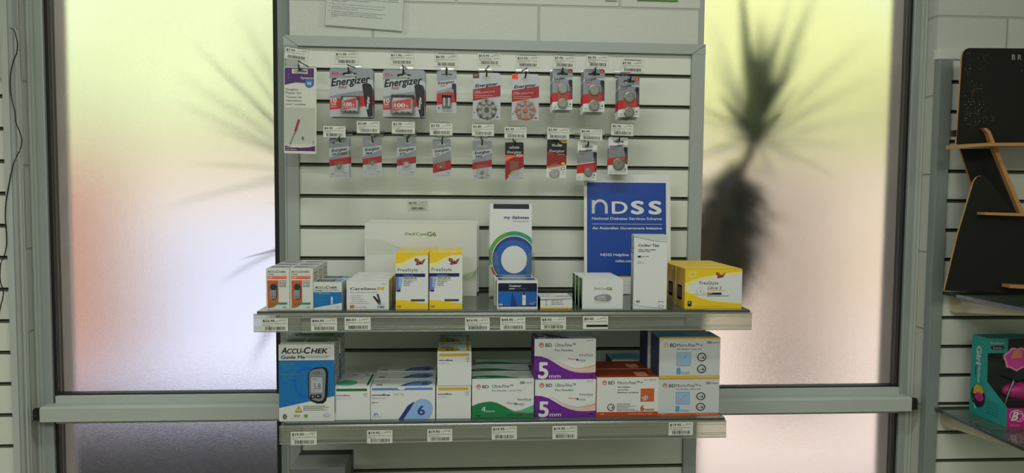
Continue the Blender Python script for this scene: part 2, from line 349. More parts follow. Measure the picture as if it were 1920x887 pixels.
# ------------------------------------------------------------------ windows
ZRT = Z(110, 742, YF); ZRB = Z(110, 794, YF)      # transom rail top and bottom
def window(n, x0, x1, side):
    """x0..x1 opening between the blocks; side = -1: wide frame stile on the left, +1: on the right"""
    root = empty('window_%d' % n, ((x0+x1)/2, YF, BOTW)); struct(root); ox, oy, oz = root.location
    def B(name, parts):
        mb = MB()
        for a, bb, c, d, e, f, m, bev in parts: mb.box(a-ox, bb-ox, c-oy, d-oy, e-oz, f-oz, m, bev)
        return mb.build(name, root)
    if side < 0:
        a, bq, c, d = x0, X(70, 200, YF), X(81, 0, YF), X(95, 0, YG)
        B('frame_stile', [(a, bq, YF, YO, BOTW, TOPW, 'alu_white', .001), (bq, c, YF-.008, YO, BOTW, TOPW, 'alu_grey', .002), (a+.006, a+.012, YF-.006, YF, BOTW, TOPW, 'alu_white', .001)])
        B('black_edge', [(c, d+.001, YF+.001, YG+.01, BOTW, TOPW, 'black_edge', 0), (d+.001, d+.0016, YF+.012, YG, BOTW, TOPW, 'bronze', 0)])  # plain black strip filling the band between stile and glass
        B('far_stile', [(x1-.035, x1, YF-.02, YO, BOTW, TOPW, 'frame_side', .001), (x1-.05, x1-.035, YF, YG+.01, BOTW, TOPW, 'black_edge', 0)])  # narrow black strip along the glass side of the far stile
        g0, g1 = d, x1-.03
    else:
        a, bq, c, d = X(1735, 0, YF), X(1725, 0, YF), X(1713, 0, YF), X(1701, 0, YG)
        B('frame_stile', [(bq, x1, YF, YO, BOTW, TOPW, 'alu_white', .001), (c, bq, YF-.008, YO, BOTW, TOPW, 'alu_grey', .002), (a, a+.006, YF-.006, YF, BOTW, TOPW, 'alu_white', .001)])
        B('black_edge', [(d-.001, c, YF+.001, YG+.01, BOTW, TOPW, 'black_edge', 0), (d-.0016, d-.001, YF+.012, YG, BOTW, TOPW, 'bronze', 0)])  # same black strip, mirrored, between glass and stile
        B('far_stile', [(x0-.001, x0+.012, YW+.001, YO, BOTW, TOPW, 'frame_grey', .001)])
        g0, g1 = x0+.01, d
    # transom rail with the ledge shaped like a beak
    rl, rr = (X(105, 742, YF), x1) if side < 0 else (x0, X(1690, 745, YF))
    zl0, zl1 = Z(300, 789, .015), Z(300, 765, .015)
    mb = MB(); mb.box(rl-ox, rr-ox, YF-.004-oy, YG+.014-oy, ZRB-oz, ZRT-oz, 'alu_white', .001)
    mb.box(rl-ox, rr-ox, YF+.004-oy, YG+.012-oy, ZRT-oz, ZRT+.003-oz, 'black_edge'); r1 = mb.build('transom_rail', root)
    e0, e1 = (X(74, 778, .015), x1-.04) if side < 0 else (x0+.0, X(1710, 756, .015))
    if side < 0: e1 = xp0-.002
    else: e0 = xp1+.001
    prof = [(YF-oy, ZRT-.018-oz), (.022-oy, zl1+.004-oz), (.015-oy, zl1-oz), (.015-oy, zl0-oz), (.022-oy, zl0-oz), (YF-oy, zl0+.012-oz)]
    mb = MB(); mb.prism(prof, 'x', e0-ox, e1-ox, 'alu_white'); mb.build('ledge', root)
    ex = e0 if side < 0 else e1; dx = .014*side
    mb = MB(); mb.prism([(YF-.01-oy, ZRT-.026-oz), (.02-oy, zl1+.002-oz), (.013-oy, zl1-.002-oz), (.013-oy, zl0+.004-oz), (YF-.012-oy, zl0+.006-oz)], 'x', ex-ox, ex+dx-ox, 'black_edge')
    for q in (.006, .017): mb.lathe([(.0026, 0), (.0022, .001)], (ex+dx*(.55)-ox, .0135-oy, zl0+q-oz), (0, -1, 0), 'dark_chrome', 10)
    mb.build('ledge_end_cap', root)
    for nm, z0, z1 in (('upper_pane', ZRT+.002, TOPW), ('lower_pane', BOTW, ZRB)):
        mb = MB(); A, B2, C, D = g0-ox, g1-ox, YG-oy, YG+.006-oy; z0 -= oz; z1 -= oz
        mb.add([(A, C, z0), (B2, C, z0), (B2, C, z1), (A, C, z1)], [(0, 1, 2, 3)], 'patterned_glass')
        mb.add([(A, D, z0), (B2, D, z0), (B2, D, z1), (A, D, z1)], [(3, 2, 1, 0)], 'glass_back')
        mb.add([(A, C, z0), (B2, C, z0), (B2, C, z1), (A, C, z1), (A, D, z0), (B2, D, z0), (B2, D, z1), (A, D, z1)], [(0, 4, 5, 1), (1, 5, 6, 2), (2, 6, 7, 3), (3, 7, 4, 0)], 'black_edge')
        mb.build(nm, root)
    return g0, g1
G1 = window(1, xw1, xp0, -1)
G2 = window(2, xp1, xw2, 1)
# outside reveals beside the panes and the outer skin of the wall
b = MB(); b.box(xw1, G1[0]+.002, YG+.012, YO+.012, BOTW, TOPW, 'reveal_mauve'); struct(b.build('trim_1'))
b = MB(); b.box(G2[1]-.002, xw2, YG+.012, YO+.012, BOTW, TOPW, 'reveal_mauve'); struct(b.build('trim_2'))

# ------------------------------------------------------------------ slat walls
SP = 0.075
def slatwall(label, x0, x1, ztop, zbot, rails, group=None, fr=.033, side_m='frame_grey'):
    root = empty('slat_wall', ((x0+x1)/2, 0.0, zbot)); tag(root, label, 'slat wall'); ox = root.location.x
    mb = MB(); mb.box(x0-ox, x1-ox, .009, YW, 0, ztop-zbot, 'slat_white')
    n = int((ZO-zbot)/SP)+1; zs = [ZO-SP*k for k in range(-1, n+1)]
    for i, z in enumerate(zs):
        lo = max(z-SP, zbot); hi = min(z-.0092, ztop)
        if hi-lo > .004 and lo < ztop: mb.box(x0-ox, x1-ox, 0, .0095, lo-zbot, hi-zbot, 'slat_white', .0009)
    mb.build('panel', root)
    mb = MB()
    for z in zs:
        if zbot+.01 < z < ztop-.005:
            mb.box(x0-ox, x1-ox, 0.0040, .0088, z-.0085-zbot, z-.0045-zbot, 'slot_metal'); mb.box(x0-ox, x1-ox, .0082, .0092, z-.006-zbot, z-zbot, 'slot_dark')
    mb.build('slot_insert', root)
    if 'l' in rails: mb = MB(); mb.box(x0-fr-ox, x0-ox, -.010, YW, 0, ztop-zbot, side_m, .0012); mb.box(x0-fr+.004-ox, x0-fr+.006-ox, -.0106, -.009, 0, ztop-zbot, 'frame_side'); mb.build('side_rail', root)
    if 'r' in rails: mb = MB(); mb.box(x1-ox, x1+fr-ox, -.010, YW, 0, ztop-zbot, side_m, .0012); mb.build('side_rail', root)
    if 't' in rails:
        mb = MB(); t = .024; mb.prism([(x0-ox, ztop-zbot), (x1-ox, ztop-zbot), (x1+fr-ox, ztop+t-zbot), (x0-fr-ox, ztop+t-zbot)], 'y', -.0102, YW, 'frame_grey', 'frame_side')
        mb.build('top_rail', root)
        # mitred tops of the two side rails with a hairline joint
        for a, s in ((x0, -1), (x1, 1)):
            mb = MB(); mb.prism([(a-ox, ztop-zbot), (a+s*fr-ox, ztop-zbot), (a+s*fr-ox, ztop+t-zbot)], 'y', -.0104, YW, side_m)
            mb.prism([(a-ox, ztop-.0006-zbot), (a-ox, ztop+.0006-zbot), (a+s*fr-ox, ztop+t-zbot), (a+s*fr-ox, ztop+t-.0012-zbot)], 'y', -.0106, -.010, 'slot_dark'); mb.build('mitre_corner', root)
    return root
ztop = Z(1297, 103, 0); WS = 0.947
slatwall('white slat wall panel in a grey frame between the two windows', 0.0, WS, ztop, .45, 'lrt')
lx = X(12, 400, -.01); lx2 = X(31, 400, -.01)
lf = slatwall('strip of white slat wall at the left edge of the picture', lx-1.2, lx, Z(3, 172, 0)+.02, .45, '', fr=.03)
mb = MB(); mb.box(lx, lx2-.008, -.012, YW, .1, 2.6, 'alu_white', .001); mb.box(lx2-.008, lx2, -.008, YW, .1, 2.6, 'frame_grey', .001)
o = mb.build('trim_3'); struct(o)
mb = MB(); mb.box(lx2+.001, X(31, 400, .01)+.014, .002, YW, .1, Z(22, 52, .002), 'alu_white', .003); struct(mb.build('trim_4'))
rx0 = X(1786, 130, -.01); zr = Z(1800, 112, 0)
slatwall('white slat wall panel with a grey side rail at the right edge of the picture', rx0, rx0+1.3, zr, .45, 'l', fr=.032, side_m='frame_side')
mb = MB(); mb.box(rx0-.034, rx0+1.3, -.004, YW, zr, Z(1775, 92, 0), 'slat_white', .001); struct(mb.build('trim_5'))

# cable hanging down the left frame
pts = [(20, 53), (26, 56), (30, 68), (33, 84), (31, 100), (24, 118), (20, 140), (19, 160), (22, 185), (28, 210), (30, 230), (38, 250), (41, 265), (38, 280), (28, 300), (22, 320), (16, 350), (11, 380), (10, 410), (12, 440), (12, 460), (8, 480), (2, 492), (0, 510), (1, 530), (6, 545), (5, 560), (1, 575), (-3, 600)]
mb = MB(); P3 = [aty(x, y, -.015) for x, y in pts]
o = P3[0].copy(); sm = []
for i in range(len(P3)-1):
    p0, p1, p2, p3 = P3[max(i-1, 0)], P3[i], P3[i+1], P3[min(i+2, len(P3)-1)]
    for k in range(4):
        t = k/4; sm.append(.5*((2*p1)+(p2-p0)*t+(2*p0-5*p1+4*p2-p3)*t*t+(3*p1-p0-3*p2+p3)*t**3)-o)
mb.tube(sm+[P3[-1]-o], .0012, 'cable_black', 6)
tag(mb.build('cable', None, o), 'thin black cable hanging in a wavy line down the left frame', 'cable')

# ------------------------------------------------------------------ notices above the slat wall
def plane_px(x, y, Y): return aty(x, y, Y)
def sign(name, label, px, Y, th, art, c, rot=0.0, body='acrylic'):
    """flat upright sheet; px = (x0,y0,x1,y1)"""
    a = aty(px[0], px[1], Y); bq = aty(px[2], px[3], Y)
    root = empty(name, (a.x, Y, bq.z)); root.rotation_euler = (0, rot, 0); w = bq.x-a.x; h = a.z-bq.z
    mb = MB(); mb.box(0, w, 0, th, 0, h, body, .0006); mb.build('sheet_holder' if body == 'acrylic' else 'board', root)
    return root, w, h
a = aty(597, 47, -.002+YW-.004); r = empty('notice', (a.x, YW-.006, a.z)); r.rotation_euler = (0, math.radians(3.2), 0)
wN = X(765, 57, YW)-a.x; hN = .26
tag(r, 'typed bag-check notice in a clear plastic sleeve on the block wall', 'notice')
mb = MB(); mb.box(0, wN, 0, .001, 0, hN, 'sleeve'); mb.box(0, wN, -.0012, 0, 0, .0015, 'sleeve'); mb.build('plastic_sleeve', r)
mb = MB(); mb.box(.0155, wN-.014, .0012, .0016, .002, hN, 'paper_sign')
f = Face(mb, (.0155, .0012, hN), (wN-.0295, 0, 0), (0, 0, -(hN-.002)), (0, 0, 144, 260))
f.n = Vector((0, -1, 0)); k = 144/850.0
def NY(y): return 260-(340-y)/850*144*1.0
T = [("Conditions of entry", 55, -8, 1), ("If you refuse a check of your bags you can be asked to leave the store and not return.", 60, 33, 0), ("A shopkeeper will only hold a customer and call the police where the shopkeeper is", 60, 70, 0), ("sure that an offence has been committed.", 60, 96, 2),
     ("If a shopkeeper or employee forcibly detains you or forcibly searches your goods, and", 60, 135, 0), ("you have not committed an offence, you are entitled to complain to the", 60, 160, 2), ("management or the police or consult your solicitor to determine what legal rights", 60, 186, 2), ("you have.", 60, 212, 2)]
for t, x, y, kind in T:
    f.text(t, x*k, NY(y+6), 2.1 if kind != 1 else 2.6, 'ink', bold=.012 if kind != 1 else .03)
    if kind == 0: f.ell(6.5, NY(y+1), .9, .9, 'ink', 8)
for i in range(22): f.words(10, NY(-30-i*26), 134 if i % 4 else 80, 1.9, 'ink', i)
mb.build('printed_page', r)
r, w_, h_ = sign('notice', None, (1136, -60, 1157, 1), YW-.004, .002, None, None, body='tag_white'); tag(r, 'white card on the block wall whose lower edge peeps in at the top', 'notice')
r, w_, h_ = sign('notice', None, (1196, -60, 1271, 2), YW-.004, .002, None, None, body='lime'); tag(r, 'olive green card on the block wall whose lower edge peeps in at the top', 'notice')

# ================================================================== outside
b = MB(); b.box(-9, 12, YO+.02, 14, -.3, -.02, 'paving_pink'); o = b.build('ground'); struct(o)
b = MB(); b.box(-2.9, .2, YO+.05, 3.45, -.02, .03, 'bed_soil'); b.box(-3.4, .2, 3.45, 4.6, -.02, .02, 'asphalt'); struct(b.build('garden_bed_ground'))
def rough_mass(name, label, cat, c, rad, m, seed, nz=.25, sub=4):
    bm = bmesh.new(); bmesh.ops.create_icosphere(bm, subdivisions=sub, radius=1); rnd = random.Random(seed)
    from mathutils import noise
    for v in bm.verts:
        d = 1+nz*noise.noise(v.co*2.2+Vector((seed, 0, 0)))+nz*.6*noise.noise(v.co*6+Vector((0, seed, 0)))
        v.co = Vector((v.co.x*rad[0]*d, v.co.y*rad[1]*d, max(v.co.z*rad[2]*d, -rad[2]*.98)))
    mb = MB(); mb.bm(bm, m, True); o = mb.build(name, None, c); tag(o, label, cat); return o
b = MB(); b.box(-9, 12, 7.0, 7.2, -.02, 2.0, 'render_cream'); struct(b.build('garden_wall_back'))
b = MB(); b.box(-3.3, -2.5, 3.9, 4.6, -.02, 1.72, 'brick_orange', .01); struct(b.build('garden_pier_wall'))
b = MB(); b.box(-2.3, .3, 4.6, 5.3, -.02, 1.33, 'stone_lavender', .05); struct(b.build('planter_wall'))
rough_mass('hedge', 'sunlit yellow-green foliage blurred behind the top of the right window', 'hedge', (4.6, 9.4, 2.9), (4.0, 1.6, 2.9), 'hedge_leaf', 3)
rough_mass('hedge', 'pale green foliage blurred behind the top of the left window', 'hedge', (-3.6, 9.6, 2.9), (3.0, 1.6, 2.9), 'tree_pale', 5)

for px_, r_, z_ in ((1432, .13, 2.0), (1498, .09, 1.7), (1566, .06, 1.75)):
    p_ = atz(px_, 700, .25); b = MB(); b.tube([(0, 0, -.02), (.01, 0, z_*.5), (0, 0, z_)], [r_, r_*.9, r_*.7], 'taupe_post', 10); tag(b.build('garden_post', None, (p_.x, p_.y, 0)), 'blurred slim upright post standing in the garden beyond the right window', 'post', 'garden posts beyond the right window')
def blade(mb, base, az, el, L, wd, droop, m, n=7):
    d = Vector((math.cos(az)*math.cos(el), math.sin(az)*math.cos(el), math.sin(el))); sd_ = d.cross(Vector((0, 0, 1)))
    sd_ = sd_.normalized() if sd_.length > .05 else Vector((1, 0, 0)); up = sd_.cross(d); vs = []; fs = []
    for i in range(n+1):
        t = i/n; p = Vector(base)+d*L*t+Vector((0, 0, -droop*L*t*t)); q = wd*(.35+1.3*t if t < .4 else .87*(1-t)/.6)*.5
        vs += [p-sd_*q, p+up*q*.35-up*q*.0, p+sd_*q]
    for i in range(n): a = 3*i; fs += [(a, a+1, a+4, a+3), (a+1, a+2, a+5, a+4)]
    mb.add(vs, fs, m, True); mb.add([v+up*(-.0012) for v in vs], [f_[::-1] for f_ in fs], m, True)
def spiky(label, head, L, n, seed, blades=(), wd=.03, m='leaf_dark', trunk=.05, lean=0.0):
    root = empty('spiky_plant', (head[0], head[1], 0)); tag(root, label, 'plant', 'spiky plants outside the windows'); mb = MB(); rnd = random.Random(seed)
    hb = Vector((0, 0, head[2]))
    for i in range(n):
        az = rnd.uniform(0, 2*math.pi); el = rnd.uniform(-.35, 1.35); l = L*rnd.uniform(.7, 1.1)
        if math.sin(az)*math.cos(el)*l+head[1] < .2: az = -az
        blade(mb, hb, az, el, l, wd*rnd.uniform(.7, 1.2), rnd.uniform(.1, .5), m)
    for tip, w2, dr in blades:
        v = Vector(tip)-Vector(head)+Vector((0, 0, 0)); l = v.length; v = v+Vector((0, 0, dr*l)); 
        blade(mb, hb, math.atan2(v.y, v.x), math.asin(v.z/v.length), v.length, w2, dr, m, 10)
    mb.build('foliage', root)
    mb = MB(); mb.tube([(lean, 0, -.02), (lean, .02, head[2]*.6), (lean*.6, 0, head[2]-.22), (0, 0, head[2]+.01)], [trunk*1.5, trunk, trunk*.8, trunk*.5], 'bark', 10); mb.build('trunk', root)
    return root
def W(px, py, Y): return tuple(aty(px, py, Y))
# right window: one head high up, a shaggy skirt of dead leaves below it
h = W(1414, 268, .27)
spiky('spiky plant with upright dark blades behind the right window', h, .30, 8, 11,
      [(W(1386, -70, .20), .045, .01), (W(1392, 20, .24), .05, .01), (W(1400, 90, .20), .045, .01), (W(1480, -10, .22), .06, .02), (W(1535, -30, .30), .07, .02), (W(1520, 70, .22), .05, .03), (W(1455, 40, .30), .07, .02), (W(1640, 60, .34), .03, .06), (W(1668, 130, .36), .03, .08),
       (W(1672, 212, .30), .024, .08), (W(1610, 280, .25), .02, .15), (W(1582, 352, .16), .014, .3), (W(1330, 100, .30), .05, .06), (W(1325, 30, .36), .05, .06), (W(1352, 250, .18), .02, .1), (W(1300, 300, .3), .05, .3), (W(1428, 20, .28), .06, .01), (W(1500, 150, .18), .03, .03), (W(1470, 205, .16), .026, .08), (W(1345, 170, .22), .04, .05), (W(1560, 180, .3), .04, .05), (W(1540, 240, .3), .03, .1)], wd=.03, trunk=.022, lean=-.17)
def skirt(label, c, n, L, seed, spread, m='leaf_black'):
    root = empty('dry_leaf_skirt', (c[0], c[1], 0)); tag(root, label, 'plant'); mb = MB(); rnd = random.Random(seed)
    for i in range(n):
        az = rnd.uniform(0, 2*math.pi); z = c[2]-rnd.uniform(0, spread)
        blade(mb, (math.cos(az)*.03-.10*(c[2]-z), math.sin(az)*.02, z), az, rnd.uniform(-1.45, -.1), L*rnd.uniform(.5, 1.05)*(1 if math.sin(az) > -.2 else .6), rnd.uniform(.02, .045), .1, m if rnd.random() < .7 else 'bark', 5)
    mb.build('foliage', root); mb = MB(); mb.tube([(-.13, 0, -.02), (-.13, 0, c[2]-.35), (-.03, 0, c[2]-.15), (0, 0, c[2]+.02)], [.04, .04, .03, .01], 'bark', 10); mb.build('trunk', root); return root
skirt('dark shaggy trunk of drooping leaves behind the right window', W(1372, 315, .34), 300, .22, 4, .26)
# left window: blades reaching in from behind the slat wall
h = W(610, 330, .26)
spiky('spiky plant reaching into the left window from behind the slat wall', h, .2, 3, 21,
      [(W(352, 70, .24), .034, .03), (W(395, 110, .20), .028, .04), (W(318, 185, .26), .030, .05), (W(375, 232, .22), .022, .08), (W(320, 130, .34), .03, .05), (W(440, 90, .18), .020, .05), (W(470, 190, .15), .016, .05), (W(338, 308, .17), .014, .1), (W(300, 392, .20), .020, .12), (W(505, 285, .12), .008, .05),
       (W(440, 10, .3), .03, .03), (W(500, 30, .24), .024, .02), (W(455, 340, .16), .012, .1)], wd=.02, trunk=.03)
h = W(600, 450, .17)
spiky('low spiky plant with a black blade close to the left pane', h, .16, 3, 31,
      [(W(446, 487, .10), .016, .03), (W(405, 540, .2), .026, .25), (W(498, 368, .13), .010, .3), (W(510, 470, .14), .05, .3), (W(470, 700, .3), .05, .2), (W(518, 498, .10), .010, .2), (W(495, 620, .2), .03, .2), (W(520, 420, .15), .03, .2)], wd=.02, m='leaf_black', trunk=.03)
# ================================================================== price tickets
def ticket_art(f, price, rows, seed, c, black=False):
    """canvas 0..100 x 0..56"""
    f.text(price, 5, 16, 10.5, 'ink', bold=.035, w=7.6*len(price))
    f.words(54, 11, 70, 5, 'ink_pale', seed); f.words(68, 9, 94, 4.5, 'ink_soft', seed+1); f.words(72, 4, 96, 3.5, 'ink_pale', seed+2)
    y = 26
    for r in rows[:2]:
        f.text(r, 5, y, 5.2, 'ink_soft', w=min(90, 4.4*len(r))); y += 8
    if black: f.rect(14, 37, 99, 47, 'black')
    else: f.barcode(14, 36, 90, 51, 'ink', seed, 30)
def ticket(label, px, Y, price, rows, seed, tilt=0.0, black=False):
    a = aty(px[0], px[1], Y); bq = aty(px[2], px[3], Y); w_ = bq.x-a.x; h_ = a.z-bq.z
    mb = MB(); mb.box(0, w_, 0, .0006, 0, h_, 'ticket_paper', .0002)
    f = Face(mb, (0, 0, h_), (w_, 0, 0), (0, 0, -h_), (0, 0, 100, 56), 2e-5); ticket_art(f, price, rows, seed, None, black)
    o = mb.build('price_ticket', None, (a.x, Y, bq.z)); o.rotation_euler = (0, math.radians(tilt), 0)
    tag(o, label, 'price ticket', 'price tickets on the shelf edges'); return o

YT = -.100   # front tickets of the hooks
YC = -.092   # front card on each hook
def hook(label, slot, holepx, tpx, price, rows, seed, tilt=0.0, rows_n=2, yc=YC):
    """chrome peg hook: clip in the slot, prong through the card's hole, arm above holding the ticket"""
    hx, hy = holepx; H = aty(hx, hy, yc); zs = ZO-SP*slot-.004
    root = empty('peg_hook', (H.x, 0, zs)); tag(root, label, 'hook', 'chrome peg hooks with price tickets')
    dz = H.z-zs
    mb = MB(); mb.box(-.016, .016, -.003, .0, -.006, .008, 'chrome', .001); mb.box(-.012, .012, .0, .0035, -.003, .0025, 'chrome'); mb.tube([(-.018, -.004, .001), (.018, -.004, .001)], .0024, 'dark_chrome', 8); mb.build('back_clip', root)
    mb = MB(); mb.tube([(0, -.003, .001), (0, -.05, dz*.5+.002), (0, yc+.012, dz+.0005), (0, yc-.006, dz), (0, yc-.013, dz+.004), (0, yc-.016, dz+.011)], .0019, 'dark_chrome', 8); mb.build('prong', root)
    a = aty(tpx[0], tpx[1], YT); bq = aty(tpx[2], tpx[3], YT); w_ = bq.x-a.x; h_ = a.z-bq.z; tx = (a.x+bq.x)/2-H.x
    mb = MB(); zt = bq.z-zs; mb.tube([(0, -.003, .006), (tx*.6, YT+.03, max(dz+.012, zt*.6)), (tx, YT+.004, zt+.001), (tx, YT+.004, zt+h_*.9)], .0015, 'dark_chrome', 8); mb.build('ticket_arm', root)
    hr = empty('ticket_holder', (a.x-H.x, YT, zt)); hr.parent = root; hr.rotation_euler = (0, math.radians(tilt), 0)
    mb = MB(); mb.box(-.0015, w_+.0015, .0002, .0016, -.0012, h_+.0045, 'acrylic'); mb.box(-.0015, w_+.0015, -.001, .0002, -.0012, .0004, 'acrylic'); mb.box(w_*.14, w_*.88, -.0012, .0026, h_+.0018, h_+.004, 'grey', .0008); mb.build('plastic_holder', hr)
    mb = MB(); mb.box(0, w_, -.0006, 0, 0, h_, 'ticket_paper')
    f = Face(mb, (0, -.0006, h_), (w_, 0, 0), (0, 0, -h_), (0, 0, 100, 56), 2e-5); ticket_art(f, price, rows, seed, None); mb.build('price_ticket', hr)
    return root

# ================================================================== hanging packs
def rr_outline(w, h, r, tl=None):
    pts = []; t = tl or (r, r, r, r)
    for cx, cy, a, q in ((w, h, 0, t[1]), (0, h, 90, t[0]), (0, 0, 180, t[3]), (w, 0, 270, t[2])):
        sx = -1 if cx else 1; sy = -1 if cy else 1
        for k in range(5): g = math.radians(a+k*22.5); pts.append((cx+sx*q+q*math.cos(g), cy+sy*q+q*math.sin(g)))
    return pts
def euro(cx, cy, s):
    return [(cx+a*s, cy+b*s) for a, b in ((-10, -2.5), (10, -2.5), (12, 0), (10, 2.2), (4, 2.6), (2.5, 6), (-2.5, 6), (-4, 2.6), (-10, 2.2), (-12, 0))]
def plate(mb, outs, th, m, edge=None, y0=0.0):
    vs, fs = outline_mesh(outs)
    mb.add([(v.x, y0, v.y) for v in vs], [f for f in fs], m); mb.add([(v.x, y0+th, v.y) for v in vs], [f[::-1] for f in fs], edge or m)
    for o in outs:
        n = len(o); mb.add([(x, y0, z) for x, z in o]+[(x, y0+th, z) for x, z in o], [(i, (i+1) % n, n+(i+1) % n, n+i) for i in range(n)], edge or m)
ENG = 'Energizer'
def pack(label, cat, px, kind, hole=(.5, .10), Y=YC, tilt=0.0, hs=None, **kw):
    """px: card corners in the photo at depth Y; origin of the thing at the hole"""
    a = aty(px[0], px[1], Y); bq = aty(px[2], px[3], Y); w = bq.x-a.x; h = a.z-bq.z
    root = empty('battery_pack', (a.x, Y, bq.z)); tag(root, label, cat, 'battery packs on the peg hooks'); root.rotation_euler = (0, math.radians(tilt), 0)
    H = 100*h/w; cm = MB(); s = w/100
    base = kw.get('base', 'card_silver'); r = .006 if w > .05 else .003
    hsz = (hs or .8)*w/34 if w < .06 else w/70
    hl = euro(w*hole[0], h*(1-hole[1]), hsz*1.0)
    plate(cm, [rr_outline(w, h, r), hl], .0006, base, 'pale')
    f = Face(cm, (0, 0, h), (w, 0, 0), (0, 0, -h), (0, 0, 100, H), 3e-5); hy = H*hole[1]
    kw['fn'](f, H, kw)
    cm.build('card', root)
    if kw.get('bl'):
        x0, y0, x1, y1, d = kw['bl']; mb = MB(); X0, X1, Z1, Z0 = x0*s, x1*s, h-y0*s, h-y1*s
        if kw.get('round'):
            mb.lathe([((X1-X0)/2, 0), ((X1-X0)/2*.96, d*.7), ((X1-X0)/2*.88, d)], ((X0+X1)/2, -.0004, (Z0+Z1)/2), (0, -1, 0), 'blister_clear', 24)
        else: mb.box(X0, X1, -d, -.0003, Z0, Z1, 'blister_clear', min(.0025, d*.3))
        mb.build('blister', root)
    for bt in kw.get('cells', []): bt(root, s, h)
    return root
def cyl_cell(x, ytop, ybot, rad, cols=('black', 'batt_silver')):
    def go(root, s, h):
        mb = MB(); L = (ybot-ytop)*s; o = (x*s, -rad*s-.0012, h-ybot*s); R = rad*s
        mb.lathe([(R*.9, 0, 'batt_silver'), (R, L*.03, cols[1]), (R, L*.70, cols[0]), (R, L*.93, 'batt_silver'), (R*.9, L*.95, 'batt_silver'), (R*.35, L*.955, 'batt_silver'), (R*.35, L, 'batt_silver'), (R*.1, L, 'batt_silver')], o, (0, 0, 1), cols[1], 18)
        mb.build('battery', root)
    return go
def coin(x, y, rad, th=.0022, m='coin', m2='coin_dark'):
    def go(root, s, h):
        mb = MB(); R = rad*s; o = (x*s, -.0009, h-y*s)
        mb.lathe([(R*.97, 0, m2), (R, th*.2, m), (R, th*.85, m), (R*.94, th, m2), (R*.86, th, m), (R*.84, th*1.02, m), (R*.1, th*1.03, m)], o, (0, -1, 0), m, 28)
        f = Face(mb, (o[0]-R, o[1]-th*1.03-.0001, o[2]+R), (2*R, 0, 0), (0, 0, -2*R), (0, 0, 100, 100), 2e-5)
        if R > .004:
            f.text('3V', 40, 46, 14, 'coin_dark', bold=.03); f.text('+', 45, 74, 16, 'coin_dark'); f.ring(50, 50, 36, 36, 2, 'coin_dark')
        mb.build('coin_cell', root)
    return go
def art_max(f, H, k):
    f.poly([(0, H*.22), (60, H*.19), (100, H*.24), (100, H*.42), (40, H*.5), (0, H*.58)], 'card_light')
    f.poly([(0, H*.65), (100, H*.53), (100, H*.82), (0, H*.86)], 'red')
    f.poly([(0, H*.86), (100, H*.76), (100, H), (0, H)], 'card_light')
    f.poly([(74, H*.33), (84, H*.29), (95, H*.33), (99, H*.42), (99, H*.98), (88, H), (80, H*.7)], 'black')
    f.text(k['size'], 4, H*.145, 8.5, 'red', w=17 if len(k['size']) > 2 else 12, bold=.03); f.text('4', 24 if len(k['size']) > 2 else 19, H*.145, 5, 'red', bold=.02)
    f.text(ENG, 3, H*.375, 18, 'ink', w=92, bold=.036, shear=.28, rot=-.115)
    f.text('MAX', 20, H*.425, 6.5, 'crimson', w=20, bold=.032, shear=.3, rot=-.05)
    f.text('10', 2, H*.71, 10.5, 'white', w=14, bold=.03, rot=-.05); f.text('YEAR', 2, H*.765, 4.5, 'white', w=13, bold=.02, rot=-.05); f.words(2, H*.79, 16, 2.4, 'white', 3)
    f.text(ENG, 88, H*.84, 6.5, 'white', w=30, bold=.03, shear=.2, rot=-1.45)
def art_max_cells(x0, x1, k):
    """four cells in a blister with a red and silver wrapper band across them"""
    def go(root, s, h):
        mb = MB(); d = (x1-x0)/4*s*k['df']
        y0, y1 = k['cy']; z1 = h-y0*s; z0 = h-y1*s
        mb.box(x0*s+.002, x1*s-.002, -d-.0022, -d-.0016, z0+.003, z1-.006, 'card_light')
        W_ = x1*s-x0*s-.004; Hc = (z1-z0-.009)
        f = Face(mb, (x0*s+.002, -d-.0022, z1-.006), (W_, 0, 0), (0, 0, -Hc), (0, 0, 100, 90), 3e-5)
        f.poly([(2, 26), (98, 2), (98, 70), (2, 88)], 'red'); f.text('100', 8, 60, 24, 'white', w=58, bold=.04); f.text('%', 70, 60, 14, 'white', bold=.02); f.words(12, 66, 86, 5, 'white', 2); f.words(12, 73, 80, 4, 'white', 5)
        mb.build('wrapper_band', root)
    return go
def art_small(f, H, k):
    """single silver card with a slanted red band"""
    by = k.get('band', (.60, .72, .50, .66)); f.poly([(0, H*.26), (100, H*.20), (100, H*.3), (0, H*.5)], 'card_light'); f.poly([(50, H*.5), (100, H*.38), (100, H*.5)], 'grey')
    f.poly([(0, H*by[0]), (100, H*by[2]), (100, H*by[3]), (0, H*by[1])], k.get('bandm', 'crimson'))
    f.poly([(0, H*by[1]+.6), (100, H*by[3]+.6), (100, H), (0, H)], 'card_light')
    f.text(ENG, 12, H*.355, 15, 'ink', w=82, bold=.036, shear=.28, rot=-.14)
    if k.get('num'): f.text(k['num'], 12, H*.44, 11, k.get('numm', 'ink'), w=k.get('nw', 40), bold=.04, shear=.28, rot=-.1)
    f.text(k.get('q', '1'), 12, H*.93, 8, 'ink', bold=.03); f.words(30, H*.955, 90, 3, 'ink_soft', 4); f.words(70, H*.88, 92, 5, 'ink_soft', 6)
    f.text('A', 80, H*.92, 6, 'ink_soft')
